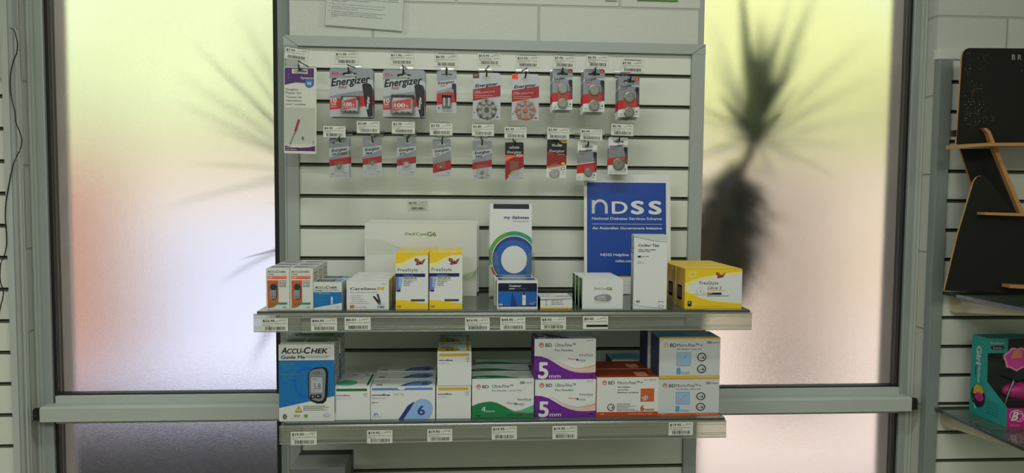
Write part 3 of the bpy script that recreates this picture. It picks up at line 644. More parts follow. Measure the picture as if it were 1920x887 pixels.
def art_coin(f, H, k):
    f.poly([(0, H*.24), (100, H*.2), (100, H*.3), (0, H*.55)], 'card_light'); f.poly([(0, H*.30), (60, H*.22), (100, H*.3), (100, H*.5), (0, H*.58)], 'card_silver')
    f.poly([(0, H*k['b'][0]), (100, H*k['b'][1]), (100, H*k['b'][3]), (0, H*k['b'][2])], 'red')
    f.poly([(0, H*k['b'][2]+.5), (100, H*k['b'][3]+.5), (100, H), (0, H)], 'white')
    if k.get('tab'): f.rrect(78, 1, 98, 19, 5, 'red'); f.text('B', 84, 14, 9, 'white', bold=.02)
    f.text(ENG, 8, H*.285, 11, 'ink', w=56 if k.get('tab') else 72, bold=.036, shear=.28, rot=-.16)
    f.text(k['num'], 10, H*.345, 7.5, 'red', w=30, bold=.03, shear=.28, rot=-.1)
    f.rrect(80, H*.26, 98, H*.38, 5, 'black'); f.poly([(84, H*.38), (98, H*.38), (99, H*.72), (92, H*.72)], 'black'); f.line([(90, H*.42), (95, H*.68)], 2, 'grey')
    f.ring(14, H*.94, 6, 6, 1.5, 'ink', n=14); f.words(30, H*.965, 72, 3, 'ink_soft', 3); f.poly([(84, H*.88), (89, H*.82), (94, H*.88)], 'ink_soft'); f.words(80, H*.92, 96, 5, 'ink_soft', 9)
def art_hear(f, H, k):
    f.rrect(0, 0, 22, H*.12, 2, k['tabm']); f.text(k['num'], 5, H*.075, 6, 'white' if k['tabm'] == 'brown' else 'ink', bold=.02)
    f.poly([(0, H*.36), (100, H*.26), (100, H*.5), (0, H*.61)], 'crimson'); f.text(ENG, 8, H*.32, 11.5, 'ink', w=84, bold=.036, shear=.28, rot=-.12)
    f.text('EZ TURN & LOCK', 6, H*.42, 4, 'white', w=20, rot=-.1); f.text('LONGER LASTING TO GO', 6, H*.455, 4.4, 'white', w=74, rot=-.1); f.words(6, H*.485, 70, 3.4, 'pale_peach', 4); f.words(8, H*.525, 84, 3.4, 'pale_peach', 6)
    f.poly([(0, H*.62), (100, H*.51), (100, H), (0, H)], 'card_light')
    f.rect(3, H*.845, 7, H*.87, 'ink'); f.poly([(84, H*.97), (89, H*.92), (94, H*.97)], 'ink_soft')
def art_orange(f, H, k):
    f.rect(0, H*.22, 100, H*.38, 'black'); f.poly([(0, H*.36), (100, H*.3), (100, H), (0, H)], 'deep_red'); f.poly([(0, H*.33), (100, H*.34), (100, H*.39), (40, H*.4), (0, H*.53)], 'hot_orange'); f.poly([(0, H*.40), (50, H*.365), (0, H*.47)], 'peach')
    f.poly([(30, H*.82), (100, H*.66), (100, H), (5, H)], 'card_light'); f.poly([(10, H*.9), (40, H*.76), (70, H*.72), (30, H*.86)], 'novo_olive')
    f.text(ENG, 10, H*.29, 14, 'card_light', w=82, bold=.03, shear=.25); f.rrect(62, H*.31, 92, H*.37, 3, 'pale'); f.text('399', 66, H*.36, 8, 'ink', w=22, bold=.02); f.words(6, H*.92, 22, 4, 'ink', 4); f.words(30, H*.95, 90, 3, 'ink_soft', 3)
def art_black(f, H, k):
    f.rect(0, H*.22, 100, H*.4, 'black'); f.poly([(58, 0), (100, 0), (100, H*.07), (78, H*.075)], 'yellow'); f.words(68, H*.02, 95, 3.5, 'ink', 2); f.rect(0, H*.06, 50, H*.11, 'darkgrey')
    f.poly([(0, H*.36), (100, H*.40), (100, H*.66), (0, H*.72)], 'deep_red'); f.poly([(0, H*.32), (55, H*.36), (0, H*.4)], 'crimson'); f.poly([(0, H*.7), (100, H*.62), (100, H*.75), (0, H*.8)], 'orange')
    f.poly([(0, H*.76), (100, H*.66), (100, H), (0, H)], 'white'); f.text(ENG, 10, H*.32, 13, 'card_light', w=82, bold=.03, shear=.25); f.text('2016', 56, H*.39, 6, 'yellow_deep', w=34, bold=.03)
    f.ell(84, H*.62, 11, 9, 'yellow'); f.ring(84, H*.62, 11, 9, 2, 'ink'); f.ring(84, H*.75, 10, 9, 2.5, 'ink'); f.words(78, H*.85, 96, 5, 'ink_soft', 8); f.words(76, H*.9, 97, 4, 'ink_soft', 9)

BE = 'ENERGIZER BATT MAX E92'
# (hook label bit, slot, hole px, ticket px, price, rows)
tops = [
 ('peg hook with the $11.95 ticket above the leftmost AAA four-pack', 0, (655, 137), (628, 97, 671, 121), '$11.95', ('ENERGIZER BATT MAX E92', 'BP4'), 0),
 ('peg hook with the $11.95 ticket above the AA four-pack', 0, (757, 138), (731, 99, 775, 122), '$11.95', ('ENERGIZER BATT MAX E91', 'BP4'), 0),
 ('peg hook with the $6.95 ticket above the two small cylinder cells', 0, (837, 140), (815, 102, 858, 126), '$6.95', ('ENERGIZER BATT ALKALI A2', 'BP2'), 0),
 ('peg hook with the $14.95 ticket above the brown-tab hearing aid batteries', 0, (912, 143), (896, 100, 938, 123), '$14.95', ('ENERGIZER BATT HEARIN', 'AID AZ312 8PK'), 0),
 ('peg hook with the $15.95 ticket above the orange-tab hearing aid batteries', 0, (985, 145), (968, 105, 1010, 127), '$15.95', ('ENERGIZER BATT HEARI', 'AID AZ13'), 0),
 ('peg hook with the $7.95 ticket just below the top rail above twin coin cells', 0, (1053, 138), (1038, 104, 1078, 127), '$7.95', ('ENERGIZER BATT LITH EC', '2025 BP2'), 1),
 ('peg hook with the $6.95 ticket above the middle twin coin cell pack', 0, (1114, 140), (1100, 103, 1140, 126), '$6.95', ('ENERGIZER BATT LITH EC', '2032 BP2'), 1),
 ('peg hook with the lower-hanging $7.95 ticket, rightmost of the top row', 0, (1180, 153), (1165, 114, 1206, 136), '$7.95', ('ENERGIZER BATT LITH EC', '2450'), 1),
 ('peg hook with the $4.95 ticket, leftmost of the lower row', 2, (638, 266), (606, 236, 648, 258), '$4.95', ('ENERGIZER BATT WATCH S', '357/303'), 0),
 ('peg hook with the $2.00 ticket in the lower row', 2, (699, 266), (669, 227, 712, 250), '$2.00', ('ENERGIZER BATT WATCH S', '364 BP1'), 0),
 ('peg hook with the $2.95 ticket above the button cell card marked 371', 2, (764, 266), (735, 228, 778, 251), '$2.95', ('ENERGIZER BATT WATCH S', '371 BP1'), 0),
 ('peg hook with the $2.95 ticket above the card with the wide red band', 2, (829, 270), (806, 231, 848, 254), '$2.95', ('ENERGIZER BATT WATCH S', '377 BP1'), 0),
 ('peg hook with the $2.80 ticket in the lower row', 2, (904, 272), (885, 233, 926, 255), '$2.80', ('ENERGIZER BATT WATCH S', '392 BP1'), 0),
 ('peg hook with the $2.95 ticket above the dark red and black card', 2, (965, 274), (946, 238, 987, 260), '$2.95', ('ENERGIZER BATT WATCH S', '399 BP1'), 0),
 ('peg hook with the $3.95 ticket in the lower row', 2, (1043, 271), (1026, 239, 1067, 261), '$3.95', ('ENERGIZER BATT LITHIUM', '2016'), 1),
 ('peg hook with the $6.95 ticket above the card marked 1620', 2, (1101, 275), (1088, 242, 1129, 263), '$6.95', ('ENERGIZER BATT LITH EC', '1620 BP1'), 1),
 ('peg hook with the $6.95 ticket, rightmost of the lower row', 2, (1159, 266), (1146, 232, 1187, 254), '$6.95', ('ENERGIZER BATT LITH EC', '2450 BP1'), 1.5),
]
for i, (lb, sl, hp, tp, pr, rw, tl) in enumerate(tops): hook(lb, sl, hp, tp, pr, rw, 10+i, tl)
hook('peg hook with the tilted $7.95 ticket over the slat wall corner at far left', 0, (563, 133), (533, 88, 576, 110), '$7.95', ('EYEGLASS REPAIR KIT', ''), 40, 7)

m4 = lambda x0, x1, y0, y1, r: [cyl_cell(x0+(x1-x0)*(i+.5)/4, y0, y1, (x1-x0)/8*.98) for i in range(4)]
p = pack('AAA battery four-pack on a silver and red card, largest at left', 'battery pack', (618, 127, 700, 220), None, hole=(.46, .12), fn=art_max, size='AAA', bl=(25, 62, 70, 103, .0145),
         cells=m4(27, 68, 63, 101, 0)+[art_max_cells(30, 65, dict(df=1.19, cy=(62, 102)))])
dup(p, (.0015, .014, -.002), 'AAA battery four-pack hanging just behind the front AAA pack'); 
p = pack('AA battery four-pack on a silver and red card, second from left', 'battery pack', (718, 130, 797, 220), None, hole=(.50, .12), fn=art_max, size='AA', bl=(18, 57, 76, 106, .0175),
         cells=m4(20, 74, 58, 104, 0)+[art_max_cells(22, 71, dict(df=1.09, cy=(62, 104)))])
dup(p, (.0015, .016, -.002), 'AA battery four-pack hanging just behind the front AA pack')
def art_a23(f, H, k):
    f.poly([(0, H*.26), (100, H*.2), (100, H*.35), (0, H*.5)], 'card_light'); f.poly([(0, H*.55), (60, H*.50), (100, H*.52), (100, H*.76), (0, H*.81)], 'red'); f.poly([(0, H*.82), (100, H*.74), (100, H), (0, H)], 'card_light')
    f.text(ENG, 6, H*.33, 13, 'ink', w=86, bold=.036, shear=.28, rot=-.12); f.text('A23', 16, H*.375, 8, 'red', w=26, bold=.04, shear=.3); f.rrect(76, H*.30, 97, H*.44, 6, 'black'); f.poly([(84, H*.44), (97, H*.44), (99, H*.8), (92, H*.72)], 'black')
    f.rect(8, H*.865, 13, H*.91, 'ink'); f.words(30, H*.955, 84, 3, 'ink_soft', 2); f.text('2', 4, 12, 9, 'red', bold=.02)
pack('card with two small cylinder batteries under a $6.95 ticket', 'battery pack', (819, 132, 856, 212), None, hole=(.5, .10), fn=art_a23, bl=(26, 112, 74, 188, .008), cells=[cyl_cell(38, 120, 182, 10.5), cyl_cell(62, 120, 182, 10.5)])
for lb, px, num, tabm, cm in (('hearing aid battery wheel card with a brown tab', (887, 136, 938, 224), '312', 'brown', 'brown'), ('hearing aid battery wheel card with an orange tab', (960, 138, 1010, 226), '13', 'hot_orange', 'hot_orange')):
    cells = []
    for i in range(8):
        a = math.radians(i*45+20); cells.append(coin(50+26*math.cos(a), 133+26*math.sin(a), 8.5, .0035, 'coin', cm))
    cells.append(coin(50, 133, 9, .004, cm, 'coin_dark'))
    if tabm == 'hot_orange': cells += [coin(50+35*math.cos(math.radians(i*45+42)), 133+35*math.sin(math.radians(i*45+42)), 5, .002, 'hot_orange', 'hot_orange') for i in range(8)]
    else: cells += [coin(50+33*math.cos(math.radians(i*45+42)), 133+33*math.sin(math.radians(i*45+42)), 4.5, .002, 'brown', 'brown') for i in range(8)]
    pack(lb, 'battery pack', px, None, hole=(.5, .11), fn=art_hear, num=num, tabm=tabm, base='card_light', bl=(11, 92, 89, 172, .007), round=1, cells=cells)
cb = dict(b=(.60, .52, .82, .74), tab=1)
for lb, px, n, SH in (('twin coin cell pack under the $7.95 ticket nearest the top rail', (1036, 129, 1073, 206), '2025', 'leftmost twin coin cell pack'), ('twin coin cell pack in the middle of the three twin packs', (1094, 129, 1133, 210), '2032', 'middle twin coin cell pack'), ('twin coin cell pack hanging lowest, rightmost of the top row', (1160, 143, 1198, 220), '2450', 'rightmost twin coin cell pack')):
    p = pack(lb, 'battery pack', px, None, hole=(.5, .12), fn=art_coin, num=n, bl=(22, 78, 82, 190, .005), cells=[coin(52, 98, 24), coin(52, 168, 24)], **cb)
    for j, nm in ((1, 'second'), (2, 'third')): dup(p, (-.0012*j, .010*j, -.0025*j), nm+' card behind the '+SH)
S = dict(fn=art_small)
p = pack('button cell card marked 357/303, leftmost of the lower row', 'battery pack', (617, 259, 655, 333), None, hole=(.45, .12), num='357/303', nw=78, q='10', bl=(26, 116, 74, 172, .004), cells=[coin(50, 140, 12, .003)], band=(.56, .72, .47, .64), **S)
dup(p, (.003, .008, .001), 'second button cell card behind the one marked 357/303')
pack('button cell card marked 364', 'battery pack', (680, 258, 716, 330), None, hole=(.45, .12), num='364', nw=38, q='1', bl=(26, 116, 74, 168, .004), cells=[coin(52, 134, 9, .002)], band=(.56, .72, .47, .64), **S)
pack('button cell card marked 371 with a pale shiny cell', 'battery pack', (744, 259, 780, 331), None, hole=(.5, .12), num='371', nw=34, q='1', bl=(26, 116, 74, 168, .004), cells=[coin(50, 136, 13, .002, 'batt_silver', 'batt_silver')], band=(.56, .73, .47, .64), **S)
pack('button cell card marked 377 in red with a wide red band', 'battery pack', (812, 261, 846, 332), None, hole=(.45, .14), num='377', numm='red', nw=28, bl=(20, 110, 72, 165, .004), cells=[coin(44, 152, 7, .002)], band=(.66, .90, .55, .80), tilt=-1, **S)
pack('button cell card marked 392', 'battery pack', (886, 264, 922, 337), None, hole=(.5, .13), num='392', nw=38, q='2', bl=(20, 120, 82, 190, .004), cells=[coin(50, 160, 9, .002), coin(50, 186, 5, .002)], band=(.57, .74, .48, .66), **S)
pack('dark red and black button cell card with a pale lower corner', 'battery pack', (948, 267, 982, 338), None, hole=(.5, .14), fn=art_orange, base='black', bl=(24, 100, 74, 180, .003), tilt=-.8)
pack('black and red coin cell card with yellow corner and clear round blister', 'battery pack', (1025, 262, 1061, 333), None, hole=(.5, .14), fn=art_black, base='black', bl=(12, 96, 74, 188, .004), round=1, cells=[coin(40, 168, 26, .002, 'batt_silver', 'coin')], tilt=1)
pack('coin cell card marked 1620, lowest of the lower row', 'battery pack', (1082, 265, 1118, 338), None, hole=(.5, .13), fn=art_coin, base='white', num='1620', b=(.60, .52, .83, .78), bl=(34, 120, 88, 186, .004), cells=[coin(58, 154, 20)], tilt=1)
p = pack('coin cell card with one large coin, rightmost of the lower row', 'battery pack', (1141, 257, 1176, 327), None, hole=(.5, .12), fn=art_coin, base='white', num='2450', b=(.57, .50, .76, .70), bl=(22, 92, 86, 178, .004), cells=[coin(54, 138, 30)], tilt=.5)
dup(p, (.0, .010, -.002), 'second large-coin card behind the front one, rightmost of the lower row')

# eyeglass repair kit in the left corner
a = aty(531, 125, YC); bq = aty(593, 288, YC); w_ = bq.x-a.x; h_ = a.z-bq.z; k = w_/62
r = empty('eyeglass_repair_kit', (a.x, YC, bq.z)); r.rotation_euler = (0, math.radians(.6), 0); tag(r, 'eyeglass repair kit card with purple header and a small red screwdriver in a pouch', 'repair kit')
mb = MB(); plate(mb, [rr_outline(w_, h_, .003), euro(w_*.5, h_-8*k, k*1.15)], .0008, 'ticket_paper')
f = Face(mb, (0, 0, h_), (w_, 0, 0), (0, 0, -h_), (0, 0, 62, 163))
f.poly([(1, 12), (57, 12), (57, 34), (44, 30), (22, 29), (1, 34)], 'kit_purple'); f.rect(1, 1.5, 57, 3.6, 'kit_purple'); f.rect(1, 3.6, 15, 12, 'kit_purple'); f.rect(45, 3.6, 57, 12, 'kit_purple')
f.text('Systems', 32, 22, 4.6, 'white', w=24); f.line([(10, 12), (7, 17), (9, 20), (7, 23)], .6, 'lilac'); f.ell(48, 30, 8.5, 8.5, 'blue'); f.text('3S', 43.5, 32.6, 5.5, 'white', w=9, bold=.02)
for i, t in enumerate(('Eyeglass', 'Repair Kit', 'Trousse de', 'r\u00e9paration', 'pour Lunettes')): f.text(t, 3, 44+i*6.6+(1 if i > 1 else 0), 4.2, 'ink_soft', w=3.0*len(t))
f.poly([(2, 148), (14, 151), (30, 152), (46, 151), (60, 148), (60, 158), (2, 158)], 'kit_purple'); f.words(4, 151, 22, 2, 'white', 2); f.words(4, 155, 26, 2, 'white', 6)
f.text('Loupe', 57, 146, 2.5, 'ink', rot=-1.57)
mb.build('card', r)
mb = MB(); mb.box(2*k, w_-2*k, -.0045, -.0008, h_-148*k, h_-78*k, 'blister_clear', .0012); mb.build('pouch', r)
sx = lambda x: x*k
def SZ(y): return h_-y*k
sr = empty('screwdriver', (0, 0, 0)); sr.parent = r
mb = MB(); mb.tube([(sx(29), -.0028, SZ(101)), (sx(22), -.0028, SZ(124))], .0022, 'screw_red', 8); mb.build('handle', sr)
mb = MB(); mb.tube([(sx(22), -.0028, SZ(124)), (sx(14), -.0028, SZ(144)), (sx(12), -.0028, SZ(149))], [.0006, .0006, .001], 'steel', 8); mb.build('blade', sr)
mb = MB(); mb.tube([(sx(34), -.002, SZ(135)), (sx(38), -.002, SZ(139))], .0008, 'steel', 6); mb.tube([(sx(37), -.002, SZ(134)), (sx(36), -.002, SZ(140))], .0008, 'steel', 6); mb.build('tiny_screws', r)
# loose ticket stuck on the slats
ticket('small $0.95 ticket stuck alone on the slat wall above the big pale box', (765, 377, 802, 395), -.0015, '$0.95', ('DEXCOM G6 SENSOR KIT',), 60)['group'] = 'price tickets on the slat wall'
# ================================================================== shelves between the windows
def shelf(label, px0, px1, py, zt, yf, ex=(.006, .003), tail=.041):
    x0, x1 = X(px0, py, yf), X(px1, py, yf); root = empty('glass_shelf', ((x0+x1)/2, 0, zt)); tag(root, label, 'shelf'); ox = root.location.x
    mb = MB(); mb.box(x0-ox, x1-ox, yf, -.0135, -.0055, 0, 'shelf_glass', .0006); mb.box(x0-ox+.01, x1-ox-.01, -.0135, -.0045, -.005, -.0005, 'shelf_edge'); mb.build('glass_panel', root)
    mb = MB(); mb.box(x0-ox, x1-ox, yf-.0016, yf-.0002, -.0075, -.0008, 'shelf_edge', .0004); mb.build('front_edge', root)
    mb = MB(); mb.box(max(x0, .002)-ox, min(x1, WS-.002)-ox, -.0133, -.001, -.0055, 0, 'slot_metal', .0008); mb.build('back_lip', root)
    mb = MB(); a, b2 = x0-ox-ex[0], x1-ox+ex[1]
    mb.prism([(yf-.0022, -.004), (yf-.0040, -.006), (yf-.0046, -tail), (yf-.0038, -tail), (yf-.0030, -.007)], 'x', a, b2, 'strip_plastic')
    for zz, t in ((-.0065, .002), (-.012, .0012), (-tail+.0105, .001), (-tail+.007, .0009), (-tail+.0015, .0022)): mb.box(a, b2, yf-.0056, yf-.0042, zz-t, zz, 'strip_shine', .0004)
    mb.build('ticket_strip', root); return root
S1, S2 = ZO-.532, ZO-.762
Y1, Y2 = -.316, -.308
shelf('upper glass shelf with a clear ticket strip between the windows', 482, 1406, 585, S1, Y1)
shelf('lower glass shelf with a clear ticket strip between the windows', 532, 1359, 790, S2, Y2, (.008, .002))
for i, (px, pr, rw, lb) in enumerate([
    ((490, 597, 540, 621), '$22.95', ('ACCUCHEK MOBILE TESTS', 'PK/100'), '$22.95 ticket at the left end of the upper shelf'), ((583, 597, 632, 621), '$44.95', ('ACCUCHEK GUIDE ROLLS &', 'TEST 100'), '$44.95 ticket below the small blue box on the upper shelf'),
    ((646, 595, 695, 619), '$0.01', ('CARESENS N TEST STRIP S', '50'), '$0.01 ticket on the upper shelf edge'), ((872, 596, 918, 620), '$34.95', ('FREESTYLE OPTIUM GLUC', 'ELECTRODES 100'), '$34.95 ticket on the upper shelf edge'),
    ((938, 595, 985, 619), '$44.95', ('CONTOUR NEXT TEST STRI', 'PK 100'), '$44.95 ticket below the dark blue box on the upper shelf'), ((1014, 595, 1061, 618), '$8.95', ('ABBOTT FSTYLE OPTIUM', 'KETONE ELECTRODES'), '$8.95 ticket on the upper shelf edge'),
    ((1093, 593, 1140, 617), '$0.00', ('DEXCOM G6 TRANSMITTER', ''), '$0.00 ticket with a black bar on the upper shelf edge')]):
    ticket(lb, px, Y1-.0064, pr, rw, 70+i, 0, black=(pr == '$0.00'))
for i, (px, rw, lb) in enumerate([
    ((545, 810, 594, 834), ('ACCUCHEK GUIDE ME METER', 'PK/1'), '$19.95 ticket below the tall blue meter box'), ((688, 807, 736, 831), ('NOVOFINE PEN NDL 32G 6', 'MM 100'), '$19.95 ticket below the boxes marked with a blue 6'),
    ((801, 805, 848, 828), ('NOVOFINE PEN NDL 30G 8', 'MM BX 100'), '$19.95 ticket below the two stacked yellow-striped boxes'), ((922, 800, 969, 824), ('BD ULTRAFINE PEN NDL 3', '2G 4MM'), '$19.95 ticket below the green 4mm box'),
    ((1036, 799, 1082, 823), ('BD ULTRAFINE PEN NDL 5', '1.0 5MM BX100'), '$19.95 ticket below the purple 5mm boxes'), ((1254, 792, 1299, 816), ('BD MICROFINE PEN NDL 3', '1G 8MM BX100'), '$19.95 ticket below the blue 8mm boxes')]):
    ticket(lb, px, Y2-.0064, '$19.95', rw, 80+i)

# ================================================================== cartons
def carton(label, px, zb, Y, depth, front, cv, top=None, left=None, right=None, mats=('white', 'offwhite', 'white'), group=None, x=None, ztop=None, tcv=(0, 0, 100, 50), lcv=(0, 0, 50, 100), name='carton', cat='box', rz=0.0):
    ym = (px[1]+px[3])/2
    x0 = X(px[0], ym, Y); x1 = X(px[2], ym, Y); h = (Z((px[0]+px[2])/2, px[1], Y) if ztop is None else ztop)-zb; w_ = x1-x0
    root = empty(name, (x0, Y, zb+.0002)); tag(root, label, cat, group); root.rotation_euler = (0, 0, rz)
    mb = MB(); h -= .0008; mb.box(0, w_, 0, depth, 0, h, mats[0], .0005)
    f = Face(mb, (0, 0, h), (w_, 0, 0), (0, 0, -h), cv); f.rect(*cv, mats[0]); front(f)
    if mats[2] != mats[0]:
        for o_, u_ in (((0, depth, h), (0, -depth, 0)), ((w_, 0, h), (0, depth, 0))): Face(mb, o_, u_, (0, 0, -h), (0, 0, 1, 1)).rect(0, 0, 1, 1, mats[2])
    if left: left(Face(mb, (0, depth, h), (0, -depth, 0), (0, 0, -h), lcv))
    if right: right(Face(mb, (w_, 0, h), (0, depth, 0), (0, 0, -h), lcv))
    mb.build('carton_body', root)
    mb = MB(); mb.box(.0007, w_-.0007, .0004, depth-.0008, h+.0001, h+.0007, mats[1], .0002)
    f = Face(mb, (.0007, depth-.0008, h+.0007), (w_-.0014, 0, 0), (0, -(depth-.0012), 0), tcv)
    if top: top(f)
    mb.build('lid_flap', root); root['h'] = h+.0010; root['w'] = w_
    del root['h'], root['w']
    DIM[root.name] = (w_, h+.0010, depth); return root
DIM = {}
def behind(o, n, labels, dx=0.0, gap=.001, dz=0.0):
    d = DIM[o.name][2]; out = []
    for i in range(n): out.append(dup(o, (dx*(i+1), (d+gap)*(i+1), dz*(i+1)), labels[i]))
    return out
YB1 = -.300

# --- mobile test boxes (orange and white), two columns three deep;  canvas 152..405 x 180..632
def fr_mobile(f):
    accu(f, 166, 368, 225, 24); f.text('Mobile', 167, 248, 12, 'ink', w=68, bold=.03, shear=.2); f.words(330, 245, 372, 7, 'orange', 2)
    f.rect(166, 261, 375, 293, 'orange'); f.text('100', 172, 286, 18, 'white', w=50, bold=.03); f.words(228, 271, 370, 12, 'pale_peach', 3)
    f.poly([(166, 308), (285, 308), (285, 540), (262, 580), (225, 603), (168, 612)], 'box_orange')
    for i in range(5): f.words(293, 310+i*16, 372, 11, 'ink', 20+i)
    f.poly([(198, 345), (262, 345), (272, 380), (270, 500), (232, 524), (196, 500), (190, 380)], 'darkgrey'); f.rrect(192, 345, 260, 508, 22, 'grey'); f.ell(228, 380, 33, 35, 'ink'); f.ell(228, 378, 24, 25, 'darkgrey'); f.ell(200, 411, 6, 6, 'ink'); f.ell(252, 411, 6, 6, 'ink')
    f.poly([(208, 488), (216, 474), (224, 488)], 'ink'); f.poly([(232, 488), (240, 474), (248, 488)], 'ink')
    f.rrect(186, 549, 377, 571, 3, 'green'); f.text('RESERVED FOR CALIBRATED', 194, 565, 9, 'mint', w=174); f.ring(350, 603, 22, 10, 2, 'ink_soft'); f.words(338, 599, 364, 8, 'ink_soft', 2)
    f.line([(156, 618), (400, 618)], 2, 'pale')
def top_mobile(f): f.rect(4, 6, 96, 40, 'grey'); f.words(10, 12, 60, 6, 'ink', 3); f.rect(8, 22, 70, 34, 'midgrey')
def side_mobile(f):
    for i in range(11): f.words(6, 12+i*7, 44, 4, ['ink_soft', 'peach', 'ink_pale', 'yellow_deep'][i % 4], i)
cvm = (152, 180, 405, 632)
A = carton('orange and white test cassette box, front of the leftmost column', (499, 503, 543, 583), S1, YB1-.004, .052, fr_mobile, cvm, top_mobile, None, side_mobile, ('offwhite', 'offwhite', 'offwhite'), 'orange and white test cassette boxes')
behind(A, 2, ['orange and white test cassette box, second from the front of the leftmost column', 'orange and white test cassette box, rearmost of the leftmost column'], .0004)
A = carton('orange and white test cassette box, front of the column beside the blue box', (544, 503, 587, 584), S1, YB1-.005, .052, fr_mobile, cvm, top_mobile, None, side_mobile, ('offwhite', 'offwhite', 'offwhite'), 'orange and white test cassette boxes')
behind(A, 2, ['orange and white test cassette box, second from the front beside the blue box', 'orange and white test cassette box, rearmost of the column beside the blue box'], .0004)

# --- blue guide box; canvas 655..955 x 322..628
def fr_guide(f):
    f.rect(655, 430, 955, 628, 'blue'); f.poly([(655, 608), (955, 551), (955, 628), (655, 628)], 'offwhite')
    accu(f, 668, 908, 392, 31)
    f.text('Guide', 667, 419, 17, 'ink', w=80, bold=.03, shear=.2); f.words(755, 406, 925, 11, 'ink', 3)
    f.text('100', 670, 452, 17, 'lime', w=40, bold=.04); f.words(716, 436, 742, 9, 'pale', 4); f.words(716, 446, 830, 9, 'pale', 5)
    for i in range(6): f.words(670, 466+i*18, [740, 775, 725, 760, 750, 790][i], 9, 'sky', 30+i)
    f.rrect(838, 480, 860, 575, 6, 'powder'); f.rrect(841, 486, 857, 548, 4, 'white'); f.rect(838, 520, 860, 528, 'grey'); f.ring(906, 597, 18, 9, 2, 'ink_soft')
def top_guide(f): f.rect(3, 6, 97, 46, 'ink_soft'); f.rect(70, 8, 96, 44, 'sky'); f.rect(8, 12, 60, 22, 'midgrey'); f.words(10, 28, 60, 6, 'pale', 3)
A = carton('blue and white test strip box beside the orange boxes on the upper shelf', (588, 529, 641, 583), S1, YB1-.002, .058, fr_guide, (655, 322, 955, 628), top_guide, None, None, ('offwhite', 'offwhite', 'pale'), 'blue and white test strip boxes')
behind(A, 1, ['blue and white test strip box, rear one of the pair beside the orange boxes'], .004)

# --- white strips box; canvas 1000..1438 x 300..622
def fr_care(f):
    f.text('CareSens', 1036, 402, 28, 'ink', w=270, bold=.032); f.poly([(1322, 370), (1345, 370), (1362, 392), (1366, 368), (1392, 368), (1384, 405), (1358, 405), (1342, 384), (1336, 405), (1312, 405)], 'yellow_deep'); f.words(1362, 335, 1414, 10, 'navy', 3)
    f.text('Blood Glucose Test Strips', 1040, 435, 15, 'ink_soft', w=282)
    for i, t in enumerate(('- 5 second test', '- 0.5\u00b5L Sample', '- Accurate results', '- Automatically strips', '   Restricting test strip')): f.text(t, 1040, 470+i*21.5, 9.5, 'ink', w=8*len(t)-6)
    f.rrect(1032, 571, 1077, 609, 9, 'orange'); f.text('No', 1042, 597, 12, 'peach', w=24, bold=.02); f.text('No Coding', 1084, 602, 17, 'peach', w=124, bold=.02)
    f.poly([(1275, 482), (1295, 475), (1352, 552), (1330, 565)], 'ink'); f.poly([(1312, 452), (1332, 452), (1356, 540), (1336, 552)], 'darkgrey'); f.ell(1284, 480, 11, 9, 'ink'); f.ell(1322, 455, 11, 8, 'ink'); f.rrect(1328, 540, 1356, 568, 5, 'midgrey')
    f.text('100', 1322, 606, 26, 'navy', w=70, bold=.02); f.words(1360, 560, 1410, 5, 'ink_soft', 5)
A = carton('white test strip box with black strips printed on it, beside the small blue box', (650, 526, 729, 583), S1, YB1, .052, fr_care, (1000, 300, 1438, 622), lambda f: (f.words(30, 22, 60, 5, 'ink_pale', 2), f.words(80, 10, 92, 5, 'ink_pale', 2), f.rect(0, 46, 100, 50, 'pale')), None, None, ('white', 'white', 'offwhite'), 'white test strip boxes')
behind(A, 2, ['white test strip box, second from the front beside the small blue box', 'white test strip box, rearmost beside the small blue box'], .0012)

# --- yellow butterfly boxes; canvas 278..517 x 410..820 (left one)
def fr_opt(f):
    f.rect(278, 410, 517, 820, 'white'); f.poly([(278, 410), (517, 410), (517, 425), (470, 428), (420, 440), (370, 470), (330, 500), (278, 510)], 'yellow_pale'); f.poly([(278, 410), (517, 410), (517, 418), (440, 420), (380, 440), (330, 470), (278, 480)], 'yellow')
    f.poly([(278, 752), (340, 752), (400, 762), (460, 772), (517, 776), (517, 820), (278, 820)], 'yellow'); f.bfly(458, 470, 1.75)
    f.text('FreeStyle', 293, 537, 25, 'ink_soft', w=146); f.text('~', 404, 510, 8, 'ink_soft'); f.rect(278, 553, 494, 578, 'navy'); f.text('Optium', 335, 573, 13, 'powder', w=74)
    f.poly([(278, 578), (328, 588), (310, 690), (278, 684)], 'lilac'); f.poly([(300, 585), (330, 590), (316, 660), (300, 655)], 'powder'); f.rect(286, 676, 312, 688, 'navy')
    f.words(335, 585, 432, 10, 'ink', 3)
    for i in range(4): f.words(335, 599+i*13, [430, 405, 385, 380][i], 8, 'ink_soft', 40+i)
    f.rect(389, 744, 491, 759, 'ink'); f.words(395, 749, 484, 6, 'ink_pale', 4); f.text('100', 287, 808, 21, 'ink_soft', w=30); f.ring(470, 800, 28, 9, 1.6, 'yellow_pale'); f.words(446, 797, 492, 6, 'yellow_pale', 5)
def top_opt(f): f.rect(25, 12, 80, 40, 'yellow_pale'); f.text('FreeStyle', 34, 30, 9, 'ink_soft', w=38)
for i, (px, lb, q) in enumerate((((742, 475, 803, 583), 'yellow butterfly test strip box, front of the left column', 'left'), ((805, 474, 867, 582), 'yellow butterfly test strip box, front of the right column', 'right'))):
    A = carton(lb, px, S1, YB1, .050, fr_opt, (278, 405, 517, 820), top_opt, None, None, ('yellow', 'yellow', 'yellow'), 'yellow butterfly test strip boxes')
    behind(A, 2, ['yellow butterfly test strip box, second from the front of the %s column' % q, 'yellow butterfly test strip box, rearmost of the %s column' % q], -.001 if i else .0006)

